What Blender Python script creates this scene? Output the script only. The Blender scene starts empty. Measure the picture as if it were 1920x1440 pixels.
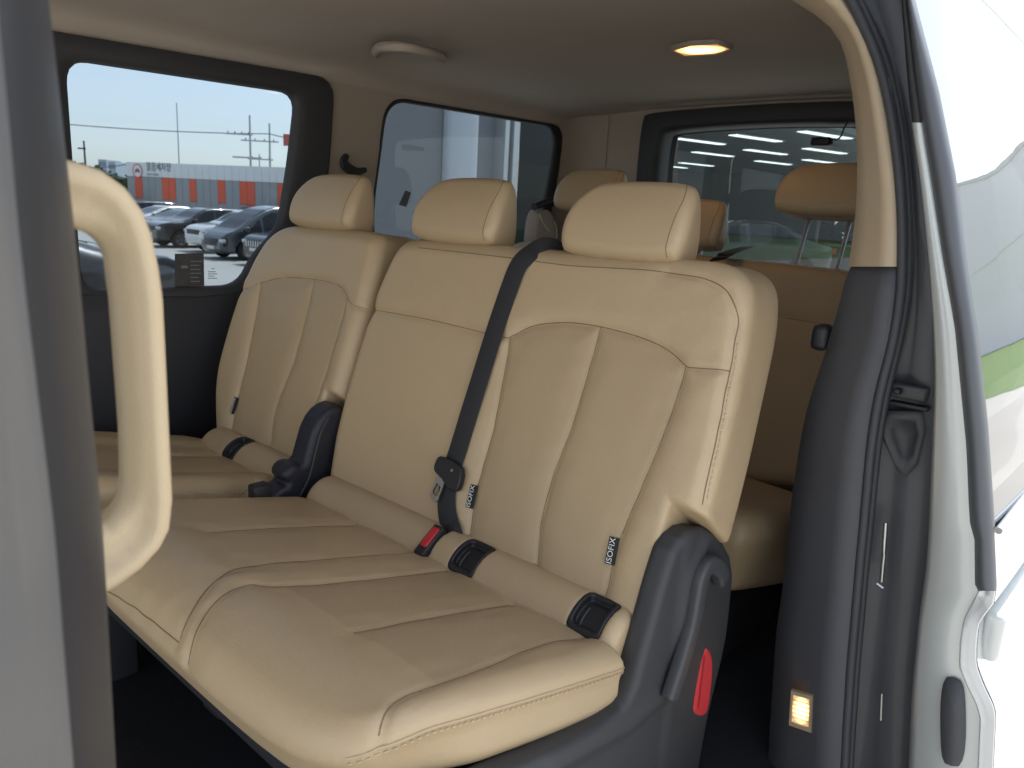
import bpy, bmesh, math, random
import numpy as np
from mathutils import Vector, Matrix
from mathutils.geometry import tessellate_polygon
random.seed(7); np.random.seed(7)
S = bpy.context.scene
COL = S.collection
# ------------------------------------------------------------------ camera
Z0 = 1.5                                     # camera height above the ground; shapes below are given relative to it
F, PITCH, YAW, ROLL = 1445.46, 0.2260, 0.8488, 0.0540
fw = np.array([math.sin(YAW)*math.cos(PITCH), math.cos(YAW)*math.cos(PITCH), -math.sin(PITCH)])
rt = np.array([math.cos(YAW), -math.sin(YAW), 0.0]); up = np.cross(rt, fw)
rt, up = math.cos(ROLL)*rt+math.sin(ROLL)*up, -math.sin(ROLL)*rt+math.cos(ROLL)*up
cd = bpy.data.cameras.new('camera'); cam = bpy.data.objects.new('camera', cd); COL.objects.link(cam)
cam.matrix_world = Matrix(((rt[0], up[0], -fw[0], 0), (rt[1], up[1], -fw[1], 0), (rt[2], up[2], -fw[2], Z0), (0, 0, 0, 1)))
cd.sensor_width = 36; cd.lens = F/1920*36; cd.clip_start = .02; cd.clip_end = 2000
cd.dof.use_dof = True; cd.dof.focus_distance = 1.5; cd.dof.aperture_fstop = 9
S.camera = cam
# ------------------------------------------------------------------ sky, sun, exposure
SUN = Vector((.45, .04, .88)).normalized()
W = bpy.data.worlds.new('World'); S.world = W; W.use_nodes = True
nt = W.node_tree; bg = nt.nodes['Background']; sk = nt.nodes.new('ShaderNodeTexSky')
sk.sky_type = 'NISHITA'; sk.sun_disc = False
sk.sun_elevation = math.asin(SUN.z); sk.sun_rotation = math.atan2(SUN.x, SUN.y)
sk.air_density = 1.0; sk.dust_density = .7; sk.ozone_density = 1.5
hsv = nt.nodes.new('ShaderNodeHueSaturation'); hsv.inputs['Saturation'].default_value = .42
nt.links.new(sk.outputs[0], hsv.inputs['Color']); nt.links.new(hsv.outputs[0], bg.inputs[0]); bg.inputs[1].default_value = .12
sd = bpy.data.lights.new('sun', 'SUN'); so = bpy.data.objects.new('sun', sd); COL.objects.link(so)
sd.energy = 2.6; sd.angle = math.radians(1.5); sd.color = (1, .95, .88)
so.rotation_euler = SUN.to_track_quat('Z', 'Y').to_euler(); so.location = (0, 0, 30)
S.view_settings.view_transform = 'Standard'; S.view_settings.look = 'None'
S.view_settings.gamma = 1; S.view_settings.exposure = 1.75
S.render.engine = 'CYCLES'; S.cycles.use_denoising = True
S.cycles.max_bounces = 10; S.cycles.diffuse_bounces = 6; S.cycles.transparent_max_bounces = 16
S.cycles.sample_clamp_indirect = 6

# ------------------------------------------------------------------ pixel rays
def ray(u, v):
    d = fw*F+rt*(u-960)+up*(720-v); return d/np.linalg.norm(d)
def onx(u, v, x): r = ray(u, v); return r*(x/r[0])
def ony(u, v, y): r = ray(u, v); return r*(y/r[1])
def onz(u, v, z): r = ray(u, v); return r*(z/r[2])
def onplane(u, v, P, n): r = ray(u, v); return r*((np.dot(P, n))/np.dot(r, n))

# ------------------------------------------------------------------ materials
MATS = {}
def mat(name, col, rough=.5, metal=0, spec=.5, bump=0, bscale=300, vary=.06, vscale=8, coat=0, emis=None, estr=0):
    if name in MATS: return MATS[name]
    m = bpy.data.materials.new(name); m.use_nodes = True; t = m.node_tree; b = t.nodes['Principled BSDF']
    b.inputs['Roughness'].default_value = rough; b.inputs['Metallic'].default_value = metal
    b.inputs['Specular IOR Level'].default_value = spec; b.inputs['Coat Weight'].default_value = coat
    b.inputs['Coat Roughness'].default_value = .05
    tc = t.nodes.new('ShaderNodeTexCoord')
    n = t.nodes.new('ShaderNodeTexNoise'); n.inputs['Scale'].default_value = vscale; n.inputs['Detail'].default_value = 5
    t.links.new(tc.outputs['Object'], n.inputs['Vector'])
    mx = t.nodes.new('ShaderNodeMix'); mx.data_type = 'RGBA'; mx.inputs[0].default_value = .5
    c = np.array(col)
    mx.inputs[6].default_value = (*np.clip(c*(1-vary), 0, 1), 1); mx.inputs[7].default_value = (*np.clip(c*(1+vary), 0, 1), 1)
    t.links.new(n.outputs['Fac'], mx.inputs[0]); t.links.new(mx.outputs[2], b.inputs['Base Color'])
    if bump:
        n2 = t.nodes.new('ShaderNodeTexNoise'); n2.inputs['Scale'].default_value = bscale; n2.inputs['Detail'].default_value = 3
        t.links.new(tc.outputs['Object'], n2.inputs['Vector'])
        bp = t.nodes.new('ShaderNodeBump'); bp.inputs['Strength'].default_value = bump; bp.inputs['Distance'].default_value = .002
        t.links.new(n2.outputs['Fac'], bp.inputs['Height']); t.links.new(bp.outputs[0], b.inputs['Normal'])
    if emis:
        b.inputs['Emission Color'].default_value = (*emis, 1); b.inputs['Emission Strength'].default_value = estr
    MATS[name] = m; return m
def perforated(name, col):
    m = mat(name, col, .46, bump=.0, vary=.03)
    t = m.node_tree; b = t.nodes['Principled BSDF']
    uv = t.nodes.new('ShaderNodeTexCoord'); vo = t.nodes.new('ShaderNodeTexVoronoi'); vo.voronoi_dimensions = '2D'
    vo.inputs['Scale'].default_value = 300; vo.inputs['Randomness'].default_value = 0
    mp = t.nodes.new('ShaderNodeMapping'); mp.inputs['Rotation'].default_value = (0, 0, .785)
    t.links.new(uv.outputs['UV'], mp.inputs[0]); t.links.new(mp.outputs[0], vo.inputs['Vector'])
    rp = t.nodes.new('ShaderNodeMapRange'); rp.inputs[1].default_value = .16; rp.inputs[2].default_value = .30
    t.links.new(vo.outputs['Distance'], rp.inputs[0])
    old = b.inputs['Base Color'].links[0].from_socket
    mx = t.nodes.new('ShaderNodeMix'); mx.data_type = 'RGBA'; mx.inputs[6].default_value = (.29, .21, .12, 1)
    t.links.new(rp.outputs[0], mx.inputs[0]); t.links.new(old, mx.inputs[7]); t.links.new(mx.outputs[2], b.inputs['Base Color'])
    bp = t.nodes.new('ShaderNodeBump'); bp.inputs['Strength'].default_value = .35; bp.inputs['Distance'].default_value = .0008
    t.links.new(rp.outputs[0], bp.inputs['Height']); t.links.new(bp.outputs[0], b.inputs['Normal'])
    return m
def glass(name, tint, ior=1.5, rough=0.0, wave=0):
    m = bpy.data.materials.new(name); m.use_nodes = True; t = m.node_tree
    for n in list(t.nodes): t.nodes.remove(n)
    o = t.nodes.new('ShaderNodeOutputMaterial'); tr = t.nodes.new('ShaderNodeBsdfTransparent'); tr.inputs[0].default_value = (*tint, 1)
    g = t.nodes.new('ShaderNodeBsdfGlossy'); g.inputs['Roughness'].default_value = rough
    fr = t.nodes.new('ShaderNodeLayerWeight'); fr.inputs[0].default_value = .5
    pw = t.nodes.new('ShaderNodeMath'); pw.operation = 'POWER'; pw.inputs[1].default_value = 5
    ma = t.nodes.new('ShaderNodeMath'); ma.operation = 'MULTIPLY_ADD'; f0 = min(.5, ((ior-1)/(ior+1))**2); ma.inputs[1].default_value = 1-f0; ma.inputs[2].default_value = f0
    t.links.new(fr.outputs['Facing'], pw.inputs[0]); t.links.new(pw.outputs[0], ma.inputs[0])
    mx = t.nodes.new('ShaderNodeMixShader')
    t.links.new(ma.outputs[0], mx.inputs[0]); t.links.new(tr.outputs[0], mx.inputs[1]); t.links.new(g.outputs[0], mx.inputs[2]); t.links.new(mx.outputs[0], o.inputs[0])
    if wave:
        tc = t.nodes.new('ShaderNodeTexCoord'); n = t.nodes.new('ShaderNodeTexNoise'); n.inputs['Scale'].default_value = 4
        bp = t.nodes.new('ShaderNodeBump'); bp.inputs['Strength'].default_value = wave; bp.inputs['Distance'].default_value = .01
        t.links.new(tc.outputs['Object'], n.inputs[0]); t.links.new(n.outputs[0], bp.inputs['Height'])
        t.links.new(bp.outputs[0], g.inputs['Normal']); t.links.new(bp.outputs[0], fr.inputs['Normal'])
    return m
BEIGE = (.46, .340, .202)
def leather(name, col):
    m = mat(name, col, .42, vary=.035, vscale=5); t = m.node_tree; b = t.nodes['Principled BSDF']
    tc = t.nodes.new('ShaderNodeTexCoord'); prev = None
    for kind, sc, st, ds in (('n', 30, .10, .006), ('n', 110, .12, .002), ('v', 520, .22, .0012)):
        n = t.nodes.new('ShaderNodeTexNoise' if kind == 'n' else 'ShaderNodeTexVoronoi'); n.inputs['Scale'].default_value = sc
        t.links.new(tc.outputs['Object'], n.inputs['Vector'])
        bp = t.nodes.new('ShaderNodeBump'); bp.inputs['Strength'].default_value = st; bp.inputs['Distance'].default_value = ds
        t.links.new(n.outputs[0], bp.inputs['Height'])
        if prev: t.links.new(prev, bp.inputs['Normal'])
        prev = bp.outputs[0]
    t.links.new(prev, b.inputs['Normal'])
    n = t.nodes.new('ShaderNodeTexNoise'); n.inputs['Scale'].default_value = 9; n.inputs['Detail'].default_value = 6; t.links.new(tc.outputs['Object'], n.inputs['Vector'])
    r = t.nodes.new('ShaderNodeMapRange'); r.inputs[3].default_value = .34; r.inputs[4].default_value = .52; t.links.new(n.outputs[0], r.inputs[0]); t.links.new(r.outputs[0], b.inputs['Roughness'])
    return m
M_LEA = leather('leather', BEIGE)
M_PERF = perforated('perforated_leather', (.435, .320, .188))
M_SEAM = mat('seam_thread', (.20, .14, .075), .8)  # darker tan thread lying in the seam grooves
M_STIT = mat('stitch_thread', (.56, .42, .25), .6)
M_BPLA = mat('beige_plastic', (.54, .42, .26), .5, bump=.25, bscale=900, vary=.02)
M_ROOF = mat('roof_lining_fabric', (.41, .345, .28), .95, bump=.3, bscale=600, vary=.05)
M_BTRM = mat('beige_trim', (.37, .305, .235), .7, bump=.25, bscale=800, vary=.03)
M_BLK = mat('black_plastic', (.013, .013, .015), .5, bump=.2, bscale=900)
M_CHAR = mat('charcoal_plastic', (.036, .036, .038), .55, bump=.3, bscale=800)
M_NAVY = mat('dark_navy_plastic', (.018, .018, .026), .5, bump=.2, bscale=800)
M_GREY = mat('grey_plastic', (.050, .051, .054), .45, bump=.3, bscale=900)
M_RUB = mat('rubber', (.045, .046, .052), .6)
M_BELT = mat('belt_webbing', (.022, .022, .025), .75, bump=.4, bscale=1500)
M_RED = mat('red_plastic', (.55, .025, .03), .45)
M_CHR = mat('chrome', (.75, .75, .74), .18, metal=1)
M_STEEL = mat('zinc_steel', (.5, .5, .48), .35, metal=1)
M_SILV = mat('silver_paint', (.50, .52, .50), .35, metal=.35, coat=.5, vary=.02)
M_WHP = mat('pearl_paint', (.62, .63, .62), .25, metal=.2, coat=1, vary=.01)
M_PILL = mat('satin_grey_pillar', (.125, .131, .140), .32, metal=.4, bump=.25, bscale=1200, spec=.6)
M_FLOOR = mat('floor_carpet', (.010, .010, .014), .9, bump=.5, bscale=500)
G_SIDE = glass('tinted_window_glass', (.265, .312, .352))
G_REAR = glass('tinted_rear_glass', (.36, .395, .395))
G_DOOR = glass('door_window_glass', (.30, .32, .33), ior=4.0, wave=.04)
G_SHOW = glass('showroom_glass', (.75, .80, .80), ior=1.5)

# ------------------------------------------------------------------ object helpers
ORG = {}
def tag(o, label=None, cat=None, group=None, kind=None):
    if label: o['label'] = label
    if cat: o['category'] = cat
    if group: o['group'] = group
    if kind: o['kind'] = kind
    return o
def thing(name, label, cat, loc, group=None, rz=0):
    o = bpy.data.objects.new(name, None); COL.objects.link(o)
    o.location = (loc[0], loc[1], loc[2]+Z0); o.rotation_euler = (0, 0, rz); o.empty_display_size = .1
    ORG[o.name] = np.array(loc, float); return tag(o, label, cat, group)
def mk(name, V, Fc, m, parent=None, smooth=True, uv=None, local=False):
    """verts relative to the camera height; local=True: verts already in the parent's frame"""
    V = np.asarray(V, float).reshape(-1, 3)
    me = bpy.data.meshes.new(name)
    if parent is not None and not local: V = V-ORG[parent.name]
    if parent is None: V = V+np.array([0, 0, Z0])
    me.from_pydata(V.tolist() if len(V) < 3000 else V, [], Fc if isinstance(Fc, list) else Fc.tolist())
    if m is not None: me.materials.append(m)
    if smooth:
        me.polygons.foreach_set('use_smooth', np.ones(len(me.polygons), bool))
    if uv is not None:
        l = me.uv_layers.new(name='UVMap'); vi = np.zeros(len(me.loops), int); me.loops.foreach_get('vertex_index', vi)
        l.data.foreach_set('uv', np.asarray(uv, np.float32)[vi].ravel())
    me.update()
    o = bpy.data.objects.new(name, me); COL.objects.link(o)
    if parent is not None:
        o.parent = parent
        if parent.name in ORG: ORG[o.name] = ORG[parent.name]
    else: ORG[o.name] = np.array([0, 0, 0.])
    return o
def sharp(o, deg=35):
    bm = bmesh.new(); bm.from_mesh(o.data); a = math.radians(deg)
    for e in bm.edges:
        if len(e.link_faces) == 2 and e.calc_face_angle(0) > a: e.smooth = False
    bm.to_mesh(o.data); bm.free(); return o
def fixn(o):
    bm = bmesh.new(); bm.from_mesh(o.data); bmesh.ops.recalc_face_normals(bm, faces=bm.faces); bm.to_mesh(o.data); bm.free(); return o
BOXF = [[0, 1, 3, 2], [4, 6, 7, 5], [0, 4, 5, 1], [2, 3, 7, 6], [0, 2, 6, 4], [1, 5, 7, 3]]
def boxv(lo, hi): return [(x, y, z) for x in (lo[0], hi[0]) for y in (lo[1], hi[1]) for z in (lo[2], hi[2])]
def box(name, lo, hi, m, parent=None, bev=0, local=False, rot=None, seg=2):
    bm = bmesh.new(); vs = [bm.verts.new(v) for v in boxv(lo, hi)]
    for f in BOXF: bm.faces.new([vs[i] for i in f])
    bmesh.ops.recalc_face_normals(bm, faces=bm.faces)
    if bev: bmesh.ops.bevel(bm, geom=list(bm.edges), offset=bev, segments=seg, profile=.5, affect='EDGES', clamp_overlap=True)
    bm.verts.index_update()
    V = np.array([v.co for v in bm.verts]); Fc = [[v.index for v in f.verts] for f in bm.faces]; bm.free()
    if rot is not None:
        c = (np.array(lo)+np.array(hi))/2; V = (V-c)@np.array(rot).T+c
    o = mk(name, V, Fc, m, parent, smooth=bool(bev), local=local)
    return sharp(o, 50) if bev else o
def cat_rom(P, n=8, closed=False):
    P = np.asarray(P, float); N = len(P); out = []
    rng = range(N) if closed else range(N-1)
    for i in rng:
        p0 = P[(i-1) % N] if closed or i > 0 else 2*P[0]-P[1]
        p1 = P[i]; p2 = P[(i+1) % N]; p3 = P[(i+2) % N] if closed or i+2 < N else 2*P[-1]-P[-2]
        for k in range(n):
            t = k/n
            out.append(.5*((2*p1)+(-p0+p2)*t+(2*p0-5*p1+4*p2-p3)*t*t+(-p0+3*p1-3*p2+p3)*t**3))
    if not closed: out.append(P[-1])
    return np.array(out)
def resample(P, step):
    P = np.asarray(P, float); d = np.r_[0, np.cumsum(np.linalg.norm(np.diff(P, axis=0), axis=1))]
    n = max(2, int(d[-1]/step)+1); s = np.linspace(0, d[-1], n)
    return np.stack([np.interp(s, d, P[:, k]) for k in range(P.shape[1])], 1)
def chaikin(P, it=2, closed=True):
    P = np.asarray(P, float)
    for _ in range(it):
        Q = np.roll(P, -1, 0)
        P = np.stack([.75*P+.25*Q, .25*P+.75*Q], 1).reshape(-1, P.shape[1])
    return P
def sweep(path, prof, upv=(0, 0, 1), closed=False):
    """profile (a along side, b along up-ish) swept on a path; prof may be a function of the index"""
    P = np.asarray(path, float); n = len(P); T = np.gradient(P, axis=0); T /= np.linalg.norm(T, axis=1)[:, None]
    V = []; u0 = np.array(upv, float)
    for i in range(n):
        s = np.cross(T[i], u0); s /= np.linalg.norm(s)+1e-12; b = np.cross(s, T[i])
        pr = prof(i) if callable(prof) else prof
        for a, c in pr: V.append(P[i]+s*a+b*c)
    k = len(pr); Fc = []
    for i in range(n-1):
        for j in range(k):
            a = i*k+j; b_ = i*k+(j+1) % k
            Fc.append([a, b_, b_+k, a+k])
    Fc.append(list(range(k))[::-1]); Fc.append([(n-1)*k+j for j in range(k)])
    return V, Fc
def circ(r, k=8, ry=None): return [(r*math.cos(2*math.pi*i/k), (ry or r)*math.sin(2*math.pi*i/k)) for i in range(k)]
def rrect(w, h, r, k=3):
    out = []
    for cx, cy, a0 in ((w/2-r, h/2-r, 0), (-w/2+r, h/2-r, 90), (-w/2+r, -h/2+r, 180), (w/2-r, -h/2+r, 270)):
        for i in range(k+1):
            a = math.radians(a0+90*i/k); out.append((cx+r*math.cos(a), cy+r*math.sin(a)))
    return out
def tube(name, path, r, m, parent=None, k=8, upv=(0, 0, 1), prof=None, local=False):
    V, Fc = sweep(path, prof or circ(r, k), upv); o = mk(name, V, Fc, m, parent, local=local); fixn(o); return sharp(o, 50)
def loft(name, cols, m, parent=None, closed=False):
    """cols: list of equal-length polylines"""
    V = np.concatenate([np.asarray(c, float) for c in cols]); n = len(cols[0]); Fc = []
    for c in range(len(cols)-1):
        for i in range(n-1):
            Fc.append([c*n+i, (c+1)*n+i, (c+1)*n+i+1, c*n+i+1])
    return mk(name, V, Fc, m, parent)
def prism(name, poly, axis, a0, a1, m, parent=None, bev=0, local=False):
    """poly 2D (in the two other axes, in order) extruded along axis"""
    bm = bmesh.new(); ix = [k for k in range(3) if k != axis]
    def mkv(p, a):
        c = [0, 0, 0]; c[axis] = a; c[ix[0]] = p[0]; c[ix[1]] = p[1]; return bm.verts.new(c)
    A = [mkv(p, a0) for p in poly]; B = [mkv(p, a1) for p in poly]; n = len(poly)
    bm.faces.new(A); bm.faces.new(B[::-1])
    for i in range(n): bm.faces.new([A[i], B[i], B[(i+1) % n], A[(i+1) % n]])
    bmesh.ops.recalc_face_normals(bm, faces=bm.faces)
    if bev:
        es = [e for e in bm.edges if e.calc_face_angle(0) > .5]
        bmesh.ops.bevel(bm, geom=es, offset=bev, segments=2, profile=.5, affect='EDGES', clamp_overlap=True)
    bm.verts.index_update()
    V = np.array([v.co for v in bm.verts]); Fc = [[v.index for v in f.verts] for f in bm.faces]; bm.free()
    o = mk(name, V, Fc, m, parent, smooth=True, local=local); return sharp(o, 40)
def ring(name, outer, inner, mapf, d0, d1, m, parent):
    """frame between two equal-count closed 2D outlines, from depth d0 (outer edge) to d1 (inner edge), with a rounded step"""
    n = len(outer); O = np.asarray(outer); I = np.asarray(inner); V = []
    steps = [(0, d0+.012), (0, d0+.003), (.06, d0), (.7, d0), (.9, d0+.004), (1, d0+(d1-d0)*.4), (1, d1)]
    for t, d in steps:
        for p in O*(1-t)+I*t: V.append(mapf(p, d))
    Fc = []
    for s in range(len(steps)-1):
        for i in range(n):
            j = (i+1) % n; Fc.append([s*n+i, s*n+j, (s+1)*n+j, (s+1)*n+i])
    return fixn(mk(name, V, Fc, m, parent))
def panel_holes(name, outer, holes, mapf, m, parent):
    polys = [outer]+holes
    tri = tessellate_polygon([[Vector((p[0], p[1], 0)) for p in q] for q in polys])
    pts = [p for q in polys for p in q]
    return mk(name, [mapf(p) for p in pts], [list(t) for t in tri], m, parent, smooth=False)
def rpoly(P, r):
    P = np.asarray(P, float); out = []; N = len(P)
    for i in range(N):
        a, b, c_ = P[i-1], P[i], P[(i+1) % N]; la, lc2 = np.linalg.norm(a-b), np.linalg.norm(c_-b)
        q0 = b+(a-b)*min(r/la, .49); q1 = b+(c_-b)*min(r/lc2, .49)
        for t in np.linspace(0, 1, 9): out.append((1-t)**2*q0+2*t*(1-t)*b+t*t*q1)
    return np.array(out)
def rloop(P, n=64, it=3, r=None):
    P = rpoly(P, r) if r else chaikin(P, it); P = np.vstack([P, P[:1]]); d = np.r_[0, np.cumsum(np.linalg.norm(np.diff(P, axis=0), axis=1))]
    s = np.linspace(0, d[-1], n, endpoint=False); return np.stack([np.interp(s, d, P[:, k]) for k in range(2)], 1)
def text_mesh(txt, size):
    c = bpy.data.curves.new('t', 'FONT'); c.body = txt; c.size = size; c.align_x = 'CENTER'; c.align_y = 'CENTER'; c.resolution_u = 3
    o = bpy.data.objects.new('t', c); COL.objects.link(o); dg = bpy.context.evaluated_depsgraph_get()
    me = bpy.data.meshes.new_from_object(o.evaluated_get(dg))
    V = np.array([v.co for v in me.vertices]); Fc = [list(p.vertices) for p in me.polygons]
    bpy.data.objects.remove(o); bpy.data.curves.remove(c); bpy.data.meshes.remove(me); return V, Fc
def put_text(name, txt, size, P, ex, ey, m, parent, off=.0006, sx=1):
    V, Fc = text_mesh(txt, size); ex = np.array(ex, float); ey = np.array(ey, float); en_ = np.cross(ex, ey)
    return mk(name, np.array(P)+V[:, :1]*ex*sx+V[:, 1:2]*ey+en_*off, Fc, m, parent, smooth=False)

# ------------------------------------------------------------------ signed distance modelling
def poly_sdf(P, X, Y):
    P = np.asarray(P, float); d = np.full(X.shape, 1e9); ins = np.zeros(X.shape, bool)
    for i in range(len(P)):
        a = P[i]; b = P[(i+1) % len(P)]; e = b-a
        wx = X-a[0]; wy = Y-a[1]; t = np.clip((wx*e[0]+wy*e[1])/(e@e+1e-12), 0, 1)
        d = np.minimum(d, (wx-e[0]*t)**2+(wy-e[1]*t)**2)
        c = ((a[1] > Y) != (b[1] > Y)); ins ^= c & (X < (b[0]-a[0])*(Y-a[1])/((b[1]-a[1]) if b[1] != a[1] else 1e-12)+a[0])
    d = np.sqrt(d); return np.where(ins, -d, d)
def line_dist(P, X, Y):
    P = np.asarray(P, float); d = np.full(X.shape, 1e9)
    for i in range(len(P)-1):
        a = P[i]; e = P[i+1]-a; wx = X-a[0]; wy = Y-a[1]; t = np.clip((wx*e[0]+wy*e[1])/(e@e+1e-12), 0, 1)
        d = np.minimum(d, (wx-e[0]*t)**2+(wy-e[1]*t)**2)
    return np.sqrt(d)
def sstep(a, b, x): t = np.clip((x-a)/(b-a), 0, 1); return t*t*(3-2*t)
def smax(a, b, k): h = np.clip(.5-.5*(b-a)/k, 0, 1); return b*(1-h)+a*h+k*h*(1-h)
def rnd_ext(q1, q2, r): return np.sqrt(np.maximum(q1+r, 0)**2+np.maximum(q2+r, 0)**2)+np.minimum(np.maximum(q1+r, q2+r), 0)-r
def surfnet(f, lo, hi, h):
    ax = [np.arange(lo[k], hi[k]+h, h) for k in range(3)]
    X, Y, Z = np.meshgrid(*ax, indexing='ij', sparse=True)
    D = np.broadcast_to(f(X, Y, Z), (len(ax[0]), len(ax[1]), len(ax[2]))); B = D < 0
    cs = B[:-1, :-1, :-1].astype(np.int8)
    cnt = np.zeros(cs.shape, np.int8)
    for i in (0, 1):
        for j in (0, 1):
            for k in (0, 1): cnt += B[i:i+cs.shape[0], j:j+cs.shape[1], k:k+cs.shape[2]]
    I, J, K = np.nonzero((cnt > 0) & (cnt < 8)); n = len(I)
    acc = np.zeros((n, 3)); w = np.zeros(n)
    cor = [(i, j, k) for i in (0, 1) for j in (0, 1) for k in (0, 1)]
    for a in range(8):
        for b in range(a+1, 8):
            A, Bc = np.array(cor[a]), np.array(cor[b])
            if abs(A-Bc).sum() != 1: continue
            da = D[I+A[0], J+A[1], K+A[2]]; db = D[I+Bc[0], J+Bc[1], K+Bc[2]]
            s = (da < 0) != (db < 0); t = np.where(s, da/np.where(s, da-db, 1), 0)
            acc += np.where(s[:, None], A+(Bc-A)*t[:, None], 0); w += s
    V = np.array(lo)+(np.stack([I, J, K], 1)+acc/w[:, None])*h
    idx = np.full(cs.shape, -1, np.int64); idx[I, J, K] = np.arange(n); Q = []
    for axn in range(3):
        sl0 = [slice(None)]*3; sl1 = [slice(None)]*3; sl0[axn] = slice(0, -1); sl1[axn] = slice(1, None)
        b0 = B[tuple(sl0)]; b1 = B[tuple(sl1)]; E = np.array(np.nonzero(b0 != b1)).T
        u, v = [(1, 2), (2, 0), (0, 1)][axn]
        ok = (E[:, u] > 0) & (E[:, v] > 0) & (E[:, u] < D.shape[u]-1) & (E[:, v] < D.shape[v]-1); E = E[ok]
        def at(du, dv):
            c = E.copy(); c[:, u] += du; c[:, v] += dv; return idx[c[:, 0], c[:, 1], c[:, 2]]
        q = np.stack([at(-1, -1), at(0, -1), at(0, 0), at(-1, 0)], 1)
        fl = ~b0[E[:, 0], E[:, 1], E[:, 2]]; q[fl] = q[fl][:, ::-1]; Q.append(q)
    Q = np.concatenate(Q); Q = Q[(Q >= 0).all(1)]
    return V, Q
def submesh(V, Q, mask, uv=None):
    q = Q[mask]; u, inv = np.unique(q, return_inverse=True)
    return V[u], inv.reshape(q.shape), (uv[u] if uv is not None else None)
def surf_n(f, A, B, n0, n1, it=26):
    """root of f(a,b,n) on n between n0 (outside) and n1 (inside)"""
    lo = np.full(len(A), n0); hi = np.full(len(A), n1)
    st = np.linspace(n0, n1, 60); found = np.zeros(len(A), bool); a0 = lo.copy(); a1 = hi.copy()
    prev = f(A, B, lo)
    for s0, s1 in zip(st[:-1], st[1:]):
        cur = f(A, B, np.full(len(A), s1)); m = (~found) & (cur < 0); a0[m] = s0; a1[m] = s1; found |= m
    for _ in range(it):
        mid = (a0+a1)/2; v = f(A, B, mid) < 0; a1 = np.where(v, mid, a1); a0 = np.where(v, a0, mid)
    return np.where(found, a0, np.nan)
def on_surf(W):
    W = np.asarray(W); ok = ~np.isnan(W).any(1)
    i = np.nonzero(ok)[0]; return W[i[0]:i[-1]+1][ok[i[0]:i[-1]+1]] if len(i) > 2 else W[:0]
def dashes(path, ln, gap, r, nrm):
    P = resample(path, ln/3.0); V = []; Fc = []; step = int(round((ln+gap)/(ln/3.0)))
    for i in range(0, len(P)-4, step):
        v, f = sweep(P[i:i+4], circ(r, 5), nrm); b = len(V); V += list(v); Fc += [[a+b for a in q] for q in f]
    return V, Fc
# ================================================================== ground
def gz(y): return -1.5-.95*float(sstep(8., 17., np.array(y)))
M_CONC = mat('concrete_lot', (.40, .395, .375), .85, bump=.4, bscale=30, vary=.12, vscale=.35)
ys = list(np.linspace(-400, -20, 6))+[-10, 0, 4, 8]+list(np.linspace(8.5, 17, 14))+[20, 30, 60, 120, 300, 900]
xs = [-900, -300, -100, -40, -15, 0, 15, 40, 100, 300, 900]
gv = [(x, y, gz(y)) for y in ys for x in xs]; nx = len(xs)
gf = [[j*nx+i, j*nx+i+1, (j+1)*nx+i+1, (j+1)*nx+i] for j in range(len(ys)-1) for i in range(nx-1)]
tag(mk('ground', gv, gf, M_CONC), kind='structure')

# ================================================================== van body
van = thing('passenger_van', 'silver passenger van with open sliding door, beige and dark grey cabin', 'van', (1.2, 1.235, -1.5))
wall = lambda p, d=0: (p[0], 2.1+d, p[1])
WIN1 = rloop([(.725, .283), (1.352, .290), (1.322, .084), (1.283, -.104), (1.20, -.175), (1.15, -.266), (.725, -.262)], 120, r=.055)
WIN1O = rloop([(.60, .337), (1.478, .350), (1.456, .08), (1.415, -.13), (1.33, -.24), (1.24, -.335), (.60, -.335)], 120, r=.07)
def align(A, B):
    k = int(np.argmin([np.abs(A-np.roll(B, -s, 0)).sum() for s in range(len(B))])); return np.roll(B, -k, 0)
WIN1O = align(WIN1, WIN1O)
WIN2 = rloop([(1.695, .318), (2.582, .324), (2.55, .10), (2.487, -.17), (1.65, -.17), (1.64, -.03)], 120, r=.085)
c2 = WIN2.mean(0); WIN2O = WIN2+np.where((WIN2-c2)[:, :1] > .30, np.array([[.045, 0]]), np.array([[-.008, 0]]))+np.where((WIN2-c2)[:, 1:] > .1, np.array([[0, .012]]), np.array([[0, -.01]]))
panel_holes('far_wall_trim', [(-1.3, -1.02), (2.76, -1.02), (2.76, .40), (-1.3, .40)], [WIN1O.tolist(), WIN2O.tolist()], lambda p: wall(p, 0), M_BTRM, van)
rc_ = [(-1.5, 2.9, -1.25, -.36), (-1.5, 2.9, .37, .44), (-1.5, .50, -.36, .37), (1.52, 1.60, -.36, .37), (2.72, 2.9, -.36, .37), (1.60, 2.72, -.36, -.23)]
mk('far_outer_skin', [wall(p, .09) for x0, x1, z0, z1 in rc_ for p in ((x0, z0), (x1, z0), (x1, z1), (x0, z1))], [[4*k, 4*k+1, 4*k+2, 4*k+3] for k in range(6)], M_WHP, van, smooth=False)
ring('window_frame', WIN1O, WIN1, wall, -.02, .012, M_CHAR, van)
ring('window_frame', WIN2O, WIN2, wall, -.006, .012, M_BLK, van)
for nm, w in (('side_window', WIN1), ('side_window', WIN2)):
    c = w.mean(0); g = c+(w-c)*1.03
    mk(nm, [wall(p, .0125) for p in g], [list(range(len(g)))], G_SIDE, van, smooth=False)
prism('lower_wall_panel', chaikin([(-1.2, -.262), (.60, -.262), (1.16, -.30), (1.30, -.22), (1.42, -.22), (1.48, -.30), (1.5, -1.0), (-1.2, -1.0)], 1), 1, 2.075, 2.098, mat('wall_charcoal', (.020, .020, .023), .6, bump=.3, bscale=800), van, bev=.006)
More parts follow.
